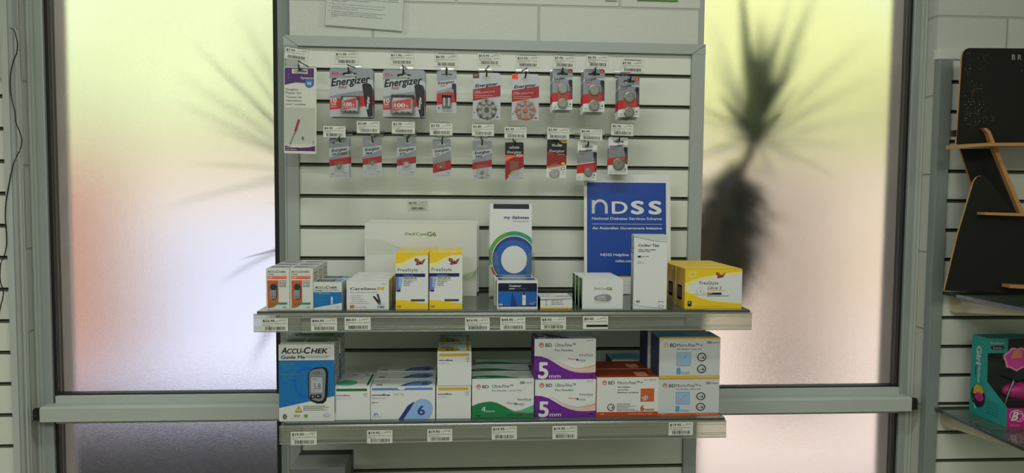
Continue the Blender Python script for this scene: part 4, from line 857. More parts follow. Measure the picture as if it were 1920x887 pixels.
# --- big pale box standing against the slats; canvas 55..868 x 185..730
def fr_dex(f):
    f.text('DeXCom', 347, 276, 22, 'dk_lime', w=154, bold=.02); f.text('G6', 504, 281, 32, 'dk_lime', w=66, bold=.032)
    for i in range(22):
        x = 64+i*12.5; t = 305 if i < 8 else 305+(i-8)*5.2; b = 425 if i < 14 else 425-(i-14)*5; b = max(t+4, b-(i*.5))
        f.line([(x, t), (x+14, b)], 2.2, 'dex_line')
    for i in range(17):
        x = 700+i*10; f.line([(x, 614), (min(x+42+i*1.2, 862), 580-i*4.2 if x+42 < 862 else 560-i*2)], 2.2, 'dex_line')
YD = -.105
A = carton('large pale sensor box with green lettering standing behind the yellow boxes', (684, 418, 894, 557), S1, YD, .040, fr_dex, (55, 185, 868, 730), None, None, None, ('offwhite', 'offwhite', 'pale'))
dup(A, (.006, .0415, .004), 'second large pale sensor box, right behind the front one')
# --- record book in a clear stand; canvas 163..418 x 72..620
YR = -.125
def book(label, px, Y, art, cv, lean, th=.004, m='white', em='pale', name='booklet', cat='booklet', zb=S1+.003):
    ym = (px[1]+px[3])/2; a = X(px[0], ym, Y); b2 = X(px[2], ym, Y); h = Z(px[0], px[1], Y+math.tan(lean)*.2)-zb; h /= math.cos(lean); w_ = b2-a
    r = empty(name, (a, Y, zb)); r.rotation_euler = (-lean, 0, 0); tag(r, label, cat)
    mb = MB(); mb.box(0, w_, .0006, th, 0, h, em, .0003); mb.build('pages', r)
    mb = MB(); mb.box(0, w_, 0, .0006, 0, h, m); f = Face(mb, (0, 0, h), (w_, 0, 0), (0, 0, -h), cv); art(f); mb.build('cover', r); return r, w_, h
def fr_book(f):
    f.rect(183, 73, 401, 101, 'deep_navy'); f.text('my diabetes', 248, 158, 18, 'record_navy', w=153, bold=.04); f.text('RECORD BOOK', 304, 177, 9.5, 'ink_soft', w=96)
    cx, cy = 310, 392
    def cres(a0, a1, ro, ri, m, dx, dy):
        p = [(cx+ro*math.cos(math.radians(a)), cy+ro*math.sin(math.radians(a))) for a in range(a0, a1+1, 6)]; q = [(cx+dx+ri*math.cos(math.radians(a)), cy+dy+ri*math.sin(math.radians(a))) for a in range(a1, a0-1, -6)]
        f.poly(p+q, m)
    cres(170, 282, 162, 146, 'record_green', 10, 14); cres(255, 330, 162, 146, 'record_teal', -6, 10); cres(95, 165, 150, 140, 'petal_red', 8, -6); cres(20, 75, 152, 142, 'petal_amber', -8, -8)
    f.ell(cx, cy, 138, 138, 'white', 48); f.ell(cx, cy, 133, 133, 'record_navy', 48); f.ell(cx, cy+10, 124, 122, 'record_blue', 48); f.ell(cx, cy, 79, 79, 'white', 40)
r, wB, hB = book('white record booklet with a large blue ring on its cover', (919, 382, 998, 548), YR, fr_book, (163, 72, 418, 600), .10)
dup(r, (-.002, .0055, -.003), 'second record booklet tucked directly behind the front one')
hx0, hx1 = X(918, 500, YR-.004), X(1002, 500, YR-.004); r = empty('booklet_stand', (hx0, YR, S1)); tag(r, 'clear acrylic stand holding the record booklets', 'stand'); ww = hx1-hx0
mb = MB(); mb.box(0, ww, -.010, .045, 0, .0026, 'acrylic'); mb.build('base', r)
mb = MB(); ztopS = Z(1000, 473, YR-.012)-S1
mb.box(0, .0018, -.010, .028, .0026, ztopS, 'acrylic'); mb.box(ww-.0018, ww, -.010, .028, .0026, ztopS, 'acrylic'); mb.build('side_wall', r)
mb = MB(); z0 = Z(990, 520, YR-.012)-S1
pts = [(.0, .003), (ww, .003), (ww, ztopS), (ww-.006, ztopS), (ww-.014, ztopS-.003), (ww-.018, ztopS-.012), (ww-.020, z0+.012), (ww-.026, z0+.002), (ww-.036, z0), (.036, z0), (.026, z0+.002), (.020, z0+.012), (.018, ztopS-.012), (.014, ztopS-.003), (.006, ztopS), (0, ztopS)]
mb.prism(pts, 'y', -.012, -.0102, 'acrylic'); mb.tube([(x_, -.0122, z_) for x_, z_ in pts[2:]], .0006, 'strip_shine', 6); mb.build('front_lip', r)

# --- dark blue box; canvas 208..453 x 545..722
def fr_cont(f):
    f.rrect(214, 560, 449, 710, 8, 'deep_navy'); f.rect(216, 612, 448, 702, 'contour_dark'); f.poly([(216, 612), (298, 612), (290, 706), (216, 702)], 'contour_blue'); f.poly([(298, 612), (448, 618), (448, 700), (330, 706)], 'record_blue')
    for i in range(7): f.rect(305+i*20, 620+(i*13) % 40, 317+i*20, 632+(i*13) % 40, 'contour_blue')
    f.text('Contour', 280, 583, 13, 'white', w=74, bold=.03, shear=.1); f.text('next', 280, 599, 10, 'white', w=34, bold=.03, shear=.1); f.words(318, 593, 380, 4, 'ink_pale', 5)
    f.rrect(361, 620, 381, 700, 3, 'white'); f.rect(362, 618, 380, 636, 'darkgrey'); f.rect(366, 650, 377, 672, 'pale'); f.text('100', 217, 702, 12, 'white', w=25, bold=.04); f.words(246, 695, 278, 6, 'sky', 3)
    f.line([(404, 690), (424, 698), (438, 676)], 3, 'pink_pale'); f.rrect(408, 682, 430, 696, 2, 'lilac'); f.words(211, 714, 230, 5, 'ink_soft', 3)
A = carton('dark blue and black test strip box in front of the booklet stand', (932, 526, 1008, 581), S1, YB1, .052, fr_cont, (208, 545, 453, 725), lambda f: (f.rect(3, 4, 97, 46, 'deep_navy'), f.rect(30, 6, 95, 30, 'contour_dark'), f.words(12, 14, 60, 5, 'pale', 2)), None, None, ('white', 'white', 'white'), 'dark blue test strip boxes')
DIMc = DIM[A.name]
A2 = dup(A, (-.0028, .054, 0), 'dark blue and black test strip box, rear one before the booklet stand')

# --- small purple and yellow box lying flat; canvas front 475..667 x 655..722
def fr_flat(f):
    f.rect(475, 655, 667, 722, 'offwhite'); f.poly([(475, 660), (667, 654), (667, 660), (475, 668)], 'lilac'); f.rect(475, 714, 667, 722, 'yellow_deep')
    for i in range(3): f.words(542, 668+i*11, 612, 8, 'ink_soft', 3+i)
    f.words(505, 668, 516, 8, 'ink_soft', 3); f.words(506, 681, 515, 8, 'ink_soft', 4); f.ell(511, 696, 4, 5, 'midgrey')
def top_flat(f):
    f.rect(0, 34, 100, 40, 'lilac'); f.rect(52, 27, 96, 32, 'navy'); f.words(8, 12, 60, 4, 'lilac', 3); f.words(8, 20, 45, 4, 'ink_soft', 3); f.poly([(30, 34), (100, 31), (100, 35), (30, 37)], 'yellow_pale')
carton('small flat white box with purple and yellow trim beside the dark blue box', (1013, 559, 1073, 581), S1, YB1, .075, fr_flat, (475, 655, 667, 722), top_flat, lambda f: f.rect(0, 0, 50, 100, 'yellow_deep'), None, ('offwhite', 'offwhite', 'yellow'))

# --- transmitter boxes; canvas 65..282 x 580..748
def fr_tx(f):
    f.text('DeXCom', 127, 642, 14, 'dk_lime', w=66, bold=.02); f.text('G6', 194, 644, 18, 'dk_lime', w=30, bold=.04); f.ring(176, 596, 28, 22, 2, 'pale', 0, 180)
    f.ell(175, 712, 50, 6, 'pale'); f.poly([(126, 690), (134, 676), (165, 668), (198, 666), (214, 672), (222, 686), (218, 700), (204, 708), (165, 706), (134, 702)], 'grey'); f.poly([(140, 688), (150, 678), (186, 674), (190, 698), (150, 700)], 'card_light'); f.ell(205, 688, 11, 14, 'card_silver'); f.line([(152, 691), (184, 690)], 2.5, 'midgrey')
def lf_tx(f): f.rect(0, 0, 50, 100, 'bd_green'); f.poly([(0, 10), (30, 0), (50, 0), (50, 100), (40, 100), (20, 60)], 'dk_lime'); f.rect(44, 0, 50, 100, 'white')
A = carton('white transmitter box with green sides, front of the pair', (1092, 523, 1168, 581), S1, YB1, .040, fr_tx, (65, 583, 282, 748), None, lf_tx, None, ('white', 'white', 'bd_green'), 'white transmitter boxes')
behind(A, 2, ['white transmitter box with green sides, second from the front', 'white transmitter box with green sides, rearmost'], -.0008, .0015)

# --- tall white box; canvas 342..512 x 345..745
def fr_comb(f):
    f.poly([(342, 345), (512, 345), (512, 372), (440, 372), (380, 360), (342, 356)], 'pale'); f.line([(342, 352), (380, 360), (440, 374), (512, 378)], 2.4, 'forest')
    f.text('Combur', 363, 405, 15, 'ink', w=64, bold=.03); f.text('9', 428, 398, 7, 'ink'); f.text('Test', 436, 405, 15, 'ink', w=34, bold=.03); f.words(365, 420, 458, 9, 'ink_soft', 3); f.words(365, 430, 425, 8, 'ink_soft', 4)
    f.rect(362, 455, 378, 465, 'ink'); f.words(380, 457, 420, 7, 'ink_soft', 5); f.ring(369, 491, 8, 7, 1.5, 'ink_soft'); f.text('50', 384, 497, 9, 'ink_soft', w=8); f.rect(357, 699, 376, 711, 'ink_pale'); f.words(358, 702, 375, 7, 'ink', 2)
    f.line([(474, 698), (474, 710)], 2.5, 'ink'); f.words(480, 702, 498, 6, 'ink_soft', 3); f.ring(484, 728, 14, 7, 1.6, 'ink_soft'); f.line([(350, 722), (372, 730), (510, 741)], 2, 'ink_pale'); f.line([(350, 722), (352, 700)], 1.5, 'pale')
def lf_comb(f):
    f.line([(0, 12), (50, 2)], 1, 'forest'); f.text('Test', 8, 20, 4, 'ink', w=40); f.words(5, 24, 45, 2.5, 'ink_soft', 2); f.words(5, 34, 30, 2.5, 'ink_soft', 2)
carton('tall narrow white test strip box in front of the blue poster', (1188, 441, 1249, 581), S1, YB1, .05, fr_comb, (342, 345, 512, 745), lambda f: f.rect(3, 6, 97, 44, 'pale'), lf_comb, None, ('white', 'white', 'pale'), rz=math.radians(-7))

# --- yellow sensor boxes; canvas 605..918 x 525..745
def fr_libre(f):
    f.rect(605, 525, 918, 745, 'yellow'); f.poly([(605, 650), (605, 605), (640, 588), (700, 570), (780, 556), (850, 545), (918, 540), (918, 720), (840, 712), (760, 704), (700, 690), (640, 665)], 'yellow_pale'); f.poly([(625, 640), (640, 606), (700, 583), (780, 566), (850, 556), (918, 553), (918, 712), (840, 706), (760, 698), (700, 684), (650, 662)], 'white')
    f.rrect(629, 540, 664, 566, 4, 'yellow_pale'); f.rrect(634, 545, 659, 561, 2, 'yellow_deep'); f.words(636, 550, 658, 6, 'yellow_pale', 3); f.words(630, 570, 664, 4, 'yellow_pale', 4)
    f.bfly(801, 562, 1.15); f.text('FreeStyle', 684, 611, 20, 'ink_soft', w=103); f.text('Libre 2', 729, 637, 17, 'brown', w=76, shear=.2); f.words(727, 643, 828, 6, 'petal_amber', 3); f.rect(727, 656, 806, 668, 'ink'); f.words(732, 659, 762, 7, 'pale', 4); f.words(727, 673, 846, 6, 'ink', 5)
    f.ell(690, 664, 44, 5, 'pale'); f.ell(686, 650, 19, 21, 'pale'); f.ell(690, 648, 19, 21, 'white'); f.ring(690, 648, 19, 21, 1.2, 'grey'); f.ell(691, 648, 4, 5, 'grey')
    f.rrect(621, 702, 643, 732, 6, 'ink'); f.rect(626, 706, 637, 718, 'grey'); f.rrect(653, 718, 662, 728, 2, 'yellow_pale'); f.words(672, 731, 815, 4, 'yellow_deep', 5)
def lf_libre(f):
    f.rect(8, 45, 34, 82, 'pale'); f.barcode(11, 49, 30, 76, 'midgrey', 4, 9)
    for i in range(5): f.words(6, 84+i*3, 38, 2, 'ink_soft', i)
A = carton('large yellow butterfly sensor box, front one at the right end of the upper shelf', (1284, 504, 1391, 581), S1, YB1, .062, fr_libre, (605, 525, 918, 745), lambda f: f.poly([(0, 46), (100, 46), (100, 50), (0, 50)], 'yellow_deep'), lf_libre, None, ('yellow', 'yellow', 'yellow_deep'), 'large yellow butterfly sensor boxes')
behind(A, 2, ['large yellow butterfly sensor box, middle one of three', 'large yellow butterfly sensor box, rearmost of three'], -.0015, .0015)

# --- blue poster board; canvas 74..545 x 22..700
YN = -.075
def fr_ndss(f):
    f.rect(90, 68, 520, 590, 'ndss_blue')
    # rounded capital-height letters: n, D, S, S
    f.rrect(116, 168, 132, 242, 1, 'pale'); f.ring(160, 206, 42, 44, 15, 'pale', 180, 360); f.rect(187, 205, 202, 242, 'pale'); f.rect(116, 168, 131, 242, 'pale')
    f.text('D', 224, 241, 70, 'white', w=86, bold=.02); f.text('S', 328, 241, 72, 'white', w=72, bold=.05); f.text('S', 424, 241, 72, 'white', w=72, bold=.05)
    f.text('National Diabetes Services Scheme', 116, 276, 15, 'white', w=380, bold=.015); f.rect(118, 299, 498, 301, 'white'); f.text('An Australian Government Initiative', 119, 329, 14, 'white', w=378, bold=.025)
    f.text('NDSS Helpline 1300 136 588', 163, 478, 15, 'white', w=300, bold=.025); f.text('ndss.com.au', 244, 512, 15, 'white', w=130, bold=.025)
    f.rect(100, 590, 520, 596, 'novo_yellow'); f.rect(90, 596, 520, 640, 'white')
lean = .09; a0 = X(1096, 420, YN); a1 = X(1259, 420, YN); zt = Z(1180, 328, YN+.02); hN_ = (zt-S1)/math.cos(lean)
r = empty('poster_board', (a0, YN-.008, S1+.001)); r.rotation_euler = (-lean, 0, math.radians(0)); tag(r, 'blue and white diabetes scheme poster leaning on the slats at the right', 'poster')
mb = MB(); mb.box(0, a1-a0, 0, .0025, 0, hN_, 'white', .0004); f = Face(mb, (0, 0, hN_), (a1-a0, 0, 0), (0, 0, -hN_), (74, 22, 545, 690)); fr_ndss(f); mb.build('poster_sheet', r)
mb = MB(); mb.prism([(.0026, 0), (.035, .0), (.012, hN_*.5), (.0026, hN_*.6)], 'x', (a1-a0)*.46, (a1-a0)*.5, 'offwhite'); 
mb.build('easel_strut', r)

# ================================================================== lower shelf
YB2 = -.292
def fr_gm(f):
    f.rect(48, 243, 430, 672, 'blue'); f.ring(235, 400, 90, 110, 22, 'contour_blue'); f.poly([(48, 577), (430, 497), (430, 672), (48, 672)], 'offwhite')
    accu(f, 66, 386, 195, 44, b=.035); f.ring(401, 159, 4, 4, 1.4, 'ink')
    f.text('Guide Me', 64, 232, 24, 'ink', w=164, bold=.03, shear=.12); f.words(236, 214, 403, 6, 'ink_soft', 3); f.words(236, 222, 390, 6, 'ink_soft', 4)
    f.text('SIMPLY EASY', 64, 275, 9, 'lime', w=96, bold=.03); f.words(74, 284, 150, 6, 'sky', 3); f.words(74, 297, 186, 6, 'sky', 4); f.words(74, 309, 120, 6, 'sky', 5)
    f.text('EASILY ENGAGE', 64, 346, 9, 'lime', w=122, bold=.03); f.words(74, 353, 140, 6, 'sky', 6); f.words(74, 366, 176, 6, 'sky', 7); f.words(74, 379, 110, 6, 'sky', 8)
    f.poly([(270, 306), (300, 294), (350, 290), (378, 300), (388, 326), (384, 480), (372, 530), (350, 548), (310, 548), (268, 530), (250, 500), (248, 340)], 'black'); f.poly([(262, 322), (285, 308), (345, 300), (364, 312), (372, 340), (362, 500), (350, 524), (320, 534), (275, 520), (256, 498), (256, 350)], 'card_silver')
    f.rrect(264, 358, 352, 476, 9, 'midgrey'); f.rrect(268, 362, 349, 472, 8, 'card_light'); f.text('5.8', 288, 446, 42, 'ink', w=46, bold=-.01); f.words(276, 374, 322, 8, 'ink_soft', 3); f.words(276, 456, 298, 5, 'ink_soft', 3); f.text('ACCU-CHEK', 280, 336, 8, 'ink', w=52, shear=.2, bold=.02, rot=-.1); f.words(288, 340, 328, 5, 'ink', 2)
    f.rrect(262, 484, 296, 512, 9, 'ink'); f.rrect(300, 482, 340, 512, 9, 'ink'); f.poly([(272, 498), (284, 491), (284, 505)], 'white'); f.poly([(326, 496), (314, 489), (314, 503)], 'white')
    f.poly([(158, 606), (182, 562), (208, 606)], 'ink'); f.poly([(162, 603), (182, 567), (204, 603)], 'yellow'); f.rect(180, 578, 184, 592, 'ink'); f.rect(180, 595, 184, 599, 'ink')
    for i in range(4): f.words(214, 563+i*9.5, [366, 392, 360, 380][i], 6, 'ink', 3+i)
    f.ell(87, 637, 13, 18, 'black'); f.line([(81, 630), (93, 643), (87, 649), (87, 625), (93, 631), (81, 644)], 1.8, 'white'); f.rect(130, 626, 146, 646, 'yellow_pale'); f.words(150, 626, 194, 8, 'ink_soft', 3); f.words(150, 636, 194, 8, 'ink_soft', 5); f.rect(222, 622, 243, 643, 'lime')
    f.ring(375, 630, 23, 13, 2, 'novo_blue'); f.text('Roche', 361, 635, 9, 'novo_blue', w=28)
def top_gm(f): f.rect(8, 12, 40, 26, 'dk_lime'); f.rect(44, 12, 84, 30, 'lime'); f.words(46, 16, 80, 5, 'ink_soft', 3); f.words(4, 42, 10, 3, 'ink_soft', 1); f.words(86, 42, 96, 3, 'ink_soft', 1); f.rect(8, 3, 84, 6, 'ink_soft')
def rt_gm(f):
    for i in range(20): f.words(8, 6+i*4.3, 44, 2.4, 'ink_soft' if i % 3 else 'yellow_deep', i)
    f.rect(0, 26, 4, 90, 'blue')
A = carton('tall blue and white glucose meter box at the left end of the lower shelf', (523, 646, 627, 792), S2, YB2-.005, .062, fr_gm, (48, 135, 430, 672), top_gm, None, rt_gm, ('offwhite', 'offwhite', 'offwhite'), 'glucose meter boxes')
behind(A, 1, ['tall glucose meter box, second one behind the front meter box'], .002, .002)

def fr_ng(f): f.rect(445, 440, 662, 458, 'forest'); f.text('novofine', 446, 491, 11, 'ink', w=96, bold=.03); f.text('0.23/0.25 x 4 mm', 446, 511, 7, 'ink_soft', w=112); f.text('C\u20ac', 636, 486, 13, 'ink', w=28); f.words(640, 494, 664, 6, 'ink_soft', 3)
def top_ng(f): f.poly([(90, 4), (97, 4), (95, 46), (88, 46)], 'forest'); f.ell(26, 37, 33, 10, 'mint'); f.line([(14, 42), (22, 32), (26, 38), (40, 36)], .8, 'forest'); f.words(30, 6, 50, 4, 'ink_soft', 2); f.words(66, 4, 84, 4, 'ink_soft', 3); f.words(74, 10, 84, 4, 'ink', 3)
carton('white box with a green stripe between the meter box and the blue 6 boxes', (628, 725, 694, 788), S2, YB2, .115, fr_ng, (435, 428, 684, 655), top_ng, None, None, ('white', 'white', 'pale'))

def fr_n6(f):   # canvas 695..1132 x 432..655 made of the two halves of the crops
    f.rect(702, 438, 1115, 455, 'novo_blue'); f.ell(902, 438, 28, 14, 'white'); f.text('novofine', 702, 492, 14, 'ink', w=122, bold=.04); f.text('32G Tip', 850, 488, 12, 'ink_soft', w=68); f.text('32G 6 mm', 702, 513, 12, 'ink_soft', w=92)
    f.poly([(704, 543), (718, 543), (718, 536), (704, 536)], 'ink'); f.words(722, 537, 752, 7, 'ink_soft', 2)
    f.poly([(714, 632), (716, 612), (714, 606), (722, 612), (740, 612), (746, 630), (740, 630), (736, 620), (724, 620), (722, 632)], 'novo_blue'); f.words(704, 636, 762, 6, 'novo_blue', 4)
    cx, cy = 1040, 588; f.poly([(882, 655), (945, 560), (985, 535), (1000, 545), (955, 600), (915, 655)], 'novo_navy'); f.poly([(915, 655), (960, 590), (985, 545), (1010, 525), (1040, 514), (1080, 522), (1108, 545), (1116, 580), (1110, 620), (1092, 648), (1086, 655)], 'novo_pale')
    f.text('6', 1012, 626, 66, 'novo_navy', w=50, bold=.02)
def top_n6(f):
    f.poly([(44, 46), (58, 24), (72, 14), (76, 20), (62, 32), (52, 46)], 'novo_navy'); f.poly([(52, 46), (60, 30), (72, 16), (85, 12), (94, 20), (95, 32), (90, 42), (84, 46)], 'novo_blue'); f.text('6', 79, 40, 20, 'novo_navy', w=10, bold=.02)
    f.words(4, 6, 20, 3, 'ink_soft', 3); f.words(12, 24, 24, 3, 'ink_soft', 4); f.poly([(7, 42), (8, 34), (12, 36), (16, 36), (17, 42), (13, 42), (11, 39)], 'ink_soft')
A = carton('white box with a large blue 6 on its front, foremost of three', (695, 725, 816, 787), S2, YB2, .062, fr_n6, (693, 432, 1132, 655), top_n6, None, None, ('white', 'offwhite', 'pale'), 'white boxes marked with a blue 6')
behind(A, 2, ['white box with a blue 6, middle one of three', 'white box with a blue 6, rearmost of three'], -.001, .004)

def fr_ny(f): f.rect(306, 191, 514, 211, 'novo_yellow'); f.text('novofine', 305, 242, 12, 'ink', w=94, bold=.04); f.text('0.3\u00d78 mm', 305, 261, 8, 'ink_soft', w=66); f.text('C\u20ac', 490, 234, 14, 'ink', w=24); f.words(492, 243, 516, 6, 'ink_soft', 3)
def top_ny(f): f.rect(86, 2, 95, 47, 'novo_yellow'); f.ell(32, 40, 34, 13, 'novo_olive'); f.poly([(2, 26), (20, 25), (40, 27), (46, 30), (2, 28)], 'ink_soft'); f.text('8', 22, 45, 9, 'ink', w=26); f.words(6, 8, 14, 3, 'ink', 2); f.words(46, 4, 72, 4, 'ink_soft', 3); f.words(64, 9, 72, 4, 'ink', 5)
A = carton('white box with a yellow stripe, lower of the front pair', (818, 723, 883, 786), S2, YB2, .092, fr_ny, (293, 180, 530, 408), top_ny, None, None, ('white', 'white', 'pale'), 'white boxes with a yellow stripe')
zy = S2+DIM[A.name][1]
B_ = carton('white box with a yellow stripe, upper of the front pair', (820, 659, 884, 722), zy, YB2-.001, .092, fr_ny, (293, 180, 530, 408), top_ny, None, None, ('white', 'white', 'pale'), 'white boxes with a yellow stripe')
dup(A, (0, .094, 0), 'white box with a yellow stripe, lower one at the back'); dup(B_, (.001, .093, .0), 'white box with a yellow stripe, upper one at the back')

# BD boxes
def bdlogo(f, x, y, k, ring='rust'):
    f.ell(x, y, 16*k, 17*k, ring); f.ell(x, y, 12*k, 13*k, 'pale_peach'); f.ell(x, y-1*k, 8*k, 8*k, ring); f.ell(x, y+4*k, 4*k, 6*k, 'white')
    f.text('BD', x+26*k, y+12*k, 24*k, 'ink', w=43*k, bold=.02)
def wave(f, x0, x1, ys, m, low=None):
    n = len(ys); p = [(x0+(x1-x0)*i/(n-1), y) for i, y in enumerate(ys)]
    q = [(x0+(x1-x0)*i/(n-1), y) for i, y in enumerate(low)][::-1] if low else [(x1, f.c[3]), (x0, f.c[3])]
    f.poly(p+q, m)
def ef(f, x, y, k, c='bd_green_dark'):
    f.text('EasyFlow', x, y, 15*k, 'ink_soft', w=98*k, shear=.1); f.line([(x+48*k, y+5*k), (x+92*k, y+5*k)], 1.2*k, c)
def fr_b4(f):   # canvas 537..965 x 358..645
    bdlogo(f, 582, 410, 1.0); f.text("Ultra-Fine\u2122", 674, 419, 24, 'ink_soft', w=146, bold=.01); f.text('Pen Needles \u2022 Jarum Pen', 674, 446, 12, 'ink_soft', w=206, bold=.01)
    f.rect(868, 374, 898, 392, 'ink_soft'); f.text('REF', 872, 389, 10, 'white', w=22); f.text('320477', 903, 390, 11, 'ink_soft', w=54)
    wave(f, 537, 965, [552, 535, 524, 521, 530, 552, 578, 596, 604, 606, 604], 'pale'); wave(f, 537, 965, [554, 537, 526, 523, 532, 554, 580, 599, 608, 610, 607], 'bd_green'); wave(f, 780, 965, [585, 594, 592, 582, 565, 548], 'mint', [587, 600, 606, 609, 608, 604]); wave(f, 537, 965, [552, 535, 524, 521, 530, 552, 578, 596, 604, 606, 604], 'rust', [554, 537, 526, 523, 532, 554, 580, 599, 608, 609, 606])
    wave(f, 537, 965, [640]*11, 'bd_green_dark')
    f.text('4', 602, 598, 42, 'white', w=28, bold=.0); f.text('mm', 634, 601, 18, 'white', w=60); f.text('100', 563, 632, 12, 'ink', w=30, bold=.03); f.text('0.23mm (32G) x 4mm', 780, 627, 12, 'ink', w=174, bold=.02)
    ef(f, 852, 514, 1.0); f.text('Penta', 776, 540, 13, 'rust', w=54); f.ell(839, 540, 8, 8, 'ink_soft'); f.text('point', 848, 546, 14, 'ink_soft', w=50); f.line([(866, 553), (896, 552)], 1.4, 'ink_soft')
def top_b4(f):
    wave(f, 0, 100, [32, 27, 24, 24, 26, 31, 36, 40, 41, 39], 'bd_green', [47, 47, 46, 45, 44, 44, 44, 44, 44, 43]); f.text('4mm', 6, 43, 9, 'white', w=15, shear=.2); f.words(20, 38, 28, 3, 'white', 2); f.words(64, 20, 84, 3.5, 'ink_soft', 3); f.words(12, 10, 40, 3, 'ink_pale', 4)
A = carton('green and white 4mm pen needle box, front one of the row', (885, 711, 1001, 785), S2, YB2, .062, fr_b4, (537, 358, 965, 645), top_b4, None, None, ('white', 'white', 'pale'), 'green and white 4mm boxes')
behind(A, 1, ['green and white 4mm pen needle box, middle one of the row'], -.0012, .003); dup(A, (.010, .131, .0), 'green and white 4mm pen needle box, rearmost of the row')
def fr_b5(f):   # canvas 80..510 x 87..362
    bdlogo(f, 128, 128, 1.05); f.text('Ultra-Fine\u2122', 223, 140, 25, 'ink_soft', w=144, bold=.01); f.text('Pen Needles', 222, 171, 15, 'ink_soft', w=128, bold=.015); f.words(444, 98, 496, 7, 'ink_soft', 3)
    ef(f, 394, 204, 1.0); f.text('Penta', 318, 230, 13, 'rust', w=52); f.ell(380, 230, 8, 8, 'ink_soft'); f.text('point', 390, 238, 14, 'ink_soft', w=48); f.line([(404, 243), (438, 241)], 1.4, 'ink_soft')
    wave(f, 180, 510, [208, 222, 250, 278, 297, 303, 297, 280, 262], 'pale_peach', [212, 230, 262, 292, 312, 320, 321, 315, 300]); wave(f, 200, 510, [215, 235, 262, 282, 290, 285, 272, 250, 225], 'offwhite', [218, 240, 268, 288, 296, 292, 281, 262, 240]); wave(f, 240, 510, [240, 262, 280, 288, 286, 276, 262], 'peach', [242, 265, 284, 292, 291, 282, 270])
    wave(f, 80, 510, [202, 206, 222, 250, 280, 302, 315, 320, 320, 315], 'purple'); f.poly([(80, 300), (200, 330), (80, 362)], 'purple_dark')
    f.text('5', 106, 354, 112, 'white', w=72, bold=.035); f.text('mm', 184, 354, 28, 'white', w=80, bold=.01); f.text('5mm x 31G', 184, 318, 10, 'deep_navy', w=80); f.text('100', 461, 347, 12, 'deep_navy', w=30, bold=.03)
def top_b5(f):
    wave(f, 0, 100, [2, 3, 10, 22, 34, 42, 46, 47, 46], 'purple', [50]*9); wave(f, 30, 100, [6, 20, 34, 42, 44, 40, 30], 'pale_peach', [10, 26, 40, 46, 48, 46, 40]); f.text('5', 6, 47, 46, 'white', w=16, bold=.03); f.text('mm', 23, 48, 14, 'white', w=18)
A = carton('purple and white 5mm pen needle box, lower of two stacked', (1003, 711, 1117, 785), S2, YB2, .066, fr_b5, (80, 87, 510, 362), top_b5, None, None, ('white', 'white', 'purple_dark'), 'purple and white 5mm boxes')
zp = S2+DIM[A.name][1]
B_ = carton('purple and white 5mm pen needle box, upper of two stacked', (1002, 635, 1117, 710), zp, YB2, .066, fr_b5, (80, 87, 510, 362), top_b5, None, None, ('white', 'white', 'purple_dark'), 'purple and white 5mm boxes')
dup(A, (-.004, .069, 0), 'purple and white 5mm pen needle box, lower one behind the stacked pair')
def fr_b6(f):   # canvas 510..940 x 358..642
    f.rect(510, 609, 940, 642, 'rust'); f.rect(510, 358, 513, 642, 'rust'); bdlogo(f, 566, 396, 1.0); f.text('Micro-Fine\u2122', 656, 408, 23, 'ink_soft', w=152, bold=.01); f.line([(811, 397), (834, 397)], 2.5, 'ink_soft'); f.line([(822, 386), (822, 409)], 2.5, 'ink_soft')
    f.text('REF', 840, 382, 8, 'ink_soft', w=24); f.text('320737', 870, 383, 10, 'ink_soft', w=56)
    for i, t in enumerate(('Pen Needles', 'Jarum Pen', '\u0392\u03b5\u03bb\u03cc\u03bd\u03b5\u03c2 \u03b3\u03b9\u03b1 \u03c0\u03ad\u03bd\u03b1')): f.text(t, 657, 432+i*20, 8.5, 'ink', w=[86, 74, 143][i], bold=.03)
    f.rect(817, 440, 911, 535, 'rust'); f.rect(819, 442, 909, 533, 'box_orange'); f.poly([(824, 505), (852, 488), (872, 500), (860, 522), (840, 530)], 'card_light'); f.line([(830, 508), (844, 526)], 2, 'grey'); f.line([(840, 498), (858, 520)], 2, 'grey'); f.line([(858, 494), (888, 466)], 2.4, 'midgrey')
    f.ring(612, 574, 25, 26, 5, 'ink'); f.text('t', 600, 584, 12, 'ink', bold=.03); f.poly([(616, 582), (622, 562), (628, 582)], 'ink')
    for i in range(6): f.words(652, 547+i*10, [750, 742, 788, 730, 775, 805][i], 6, 'ink_soft', 3+i)
    f.text('6', 816, 601, 40, 'rust', w=28, bold=.04); f.text('mm', 850, 601, 20, 'rust', w=62, bold=.03); f.text('100', 536, 628, 9, 'pale_peach', w=30, bold=.02); f.text('0.25mm (31G) x 6mm', 732, 628, 10, 'pale_peach', w=168, bold=.02)
def top_b6(f): f.rect(66, 20, 86, 44, 'peach'); f.line([(70, 38), (80, 26)], 1.2, 'pale'); f.rect(0, 47, 100, 50, 'rust'); f.words(70, 44, 84, 3, 'pale_peach', 2)
A = carton('orange and cream 6mm pen needle box, front one beside the blue boxes', (1118, 707, 1234, 784), S2, YB2, .072, fr_b6, (510, 358, 940, 642), top_b6, None, None, ('offwhite', 'rust_dark', 'rust'), 'orange and cream 6mm boxes')
behind(A, 1, ['orange and cream 6mm pen needle box, rear one beside the blue boxes'], -.001, .003)
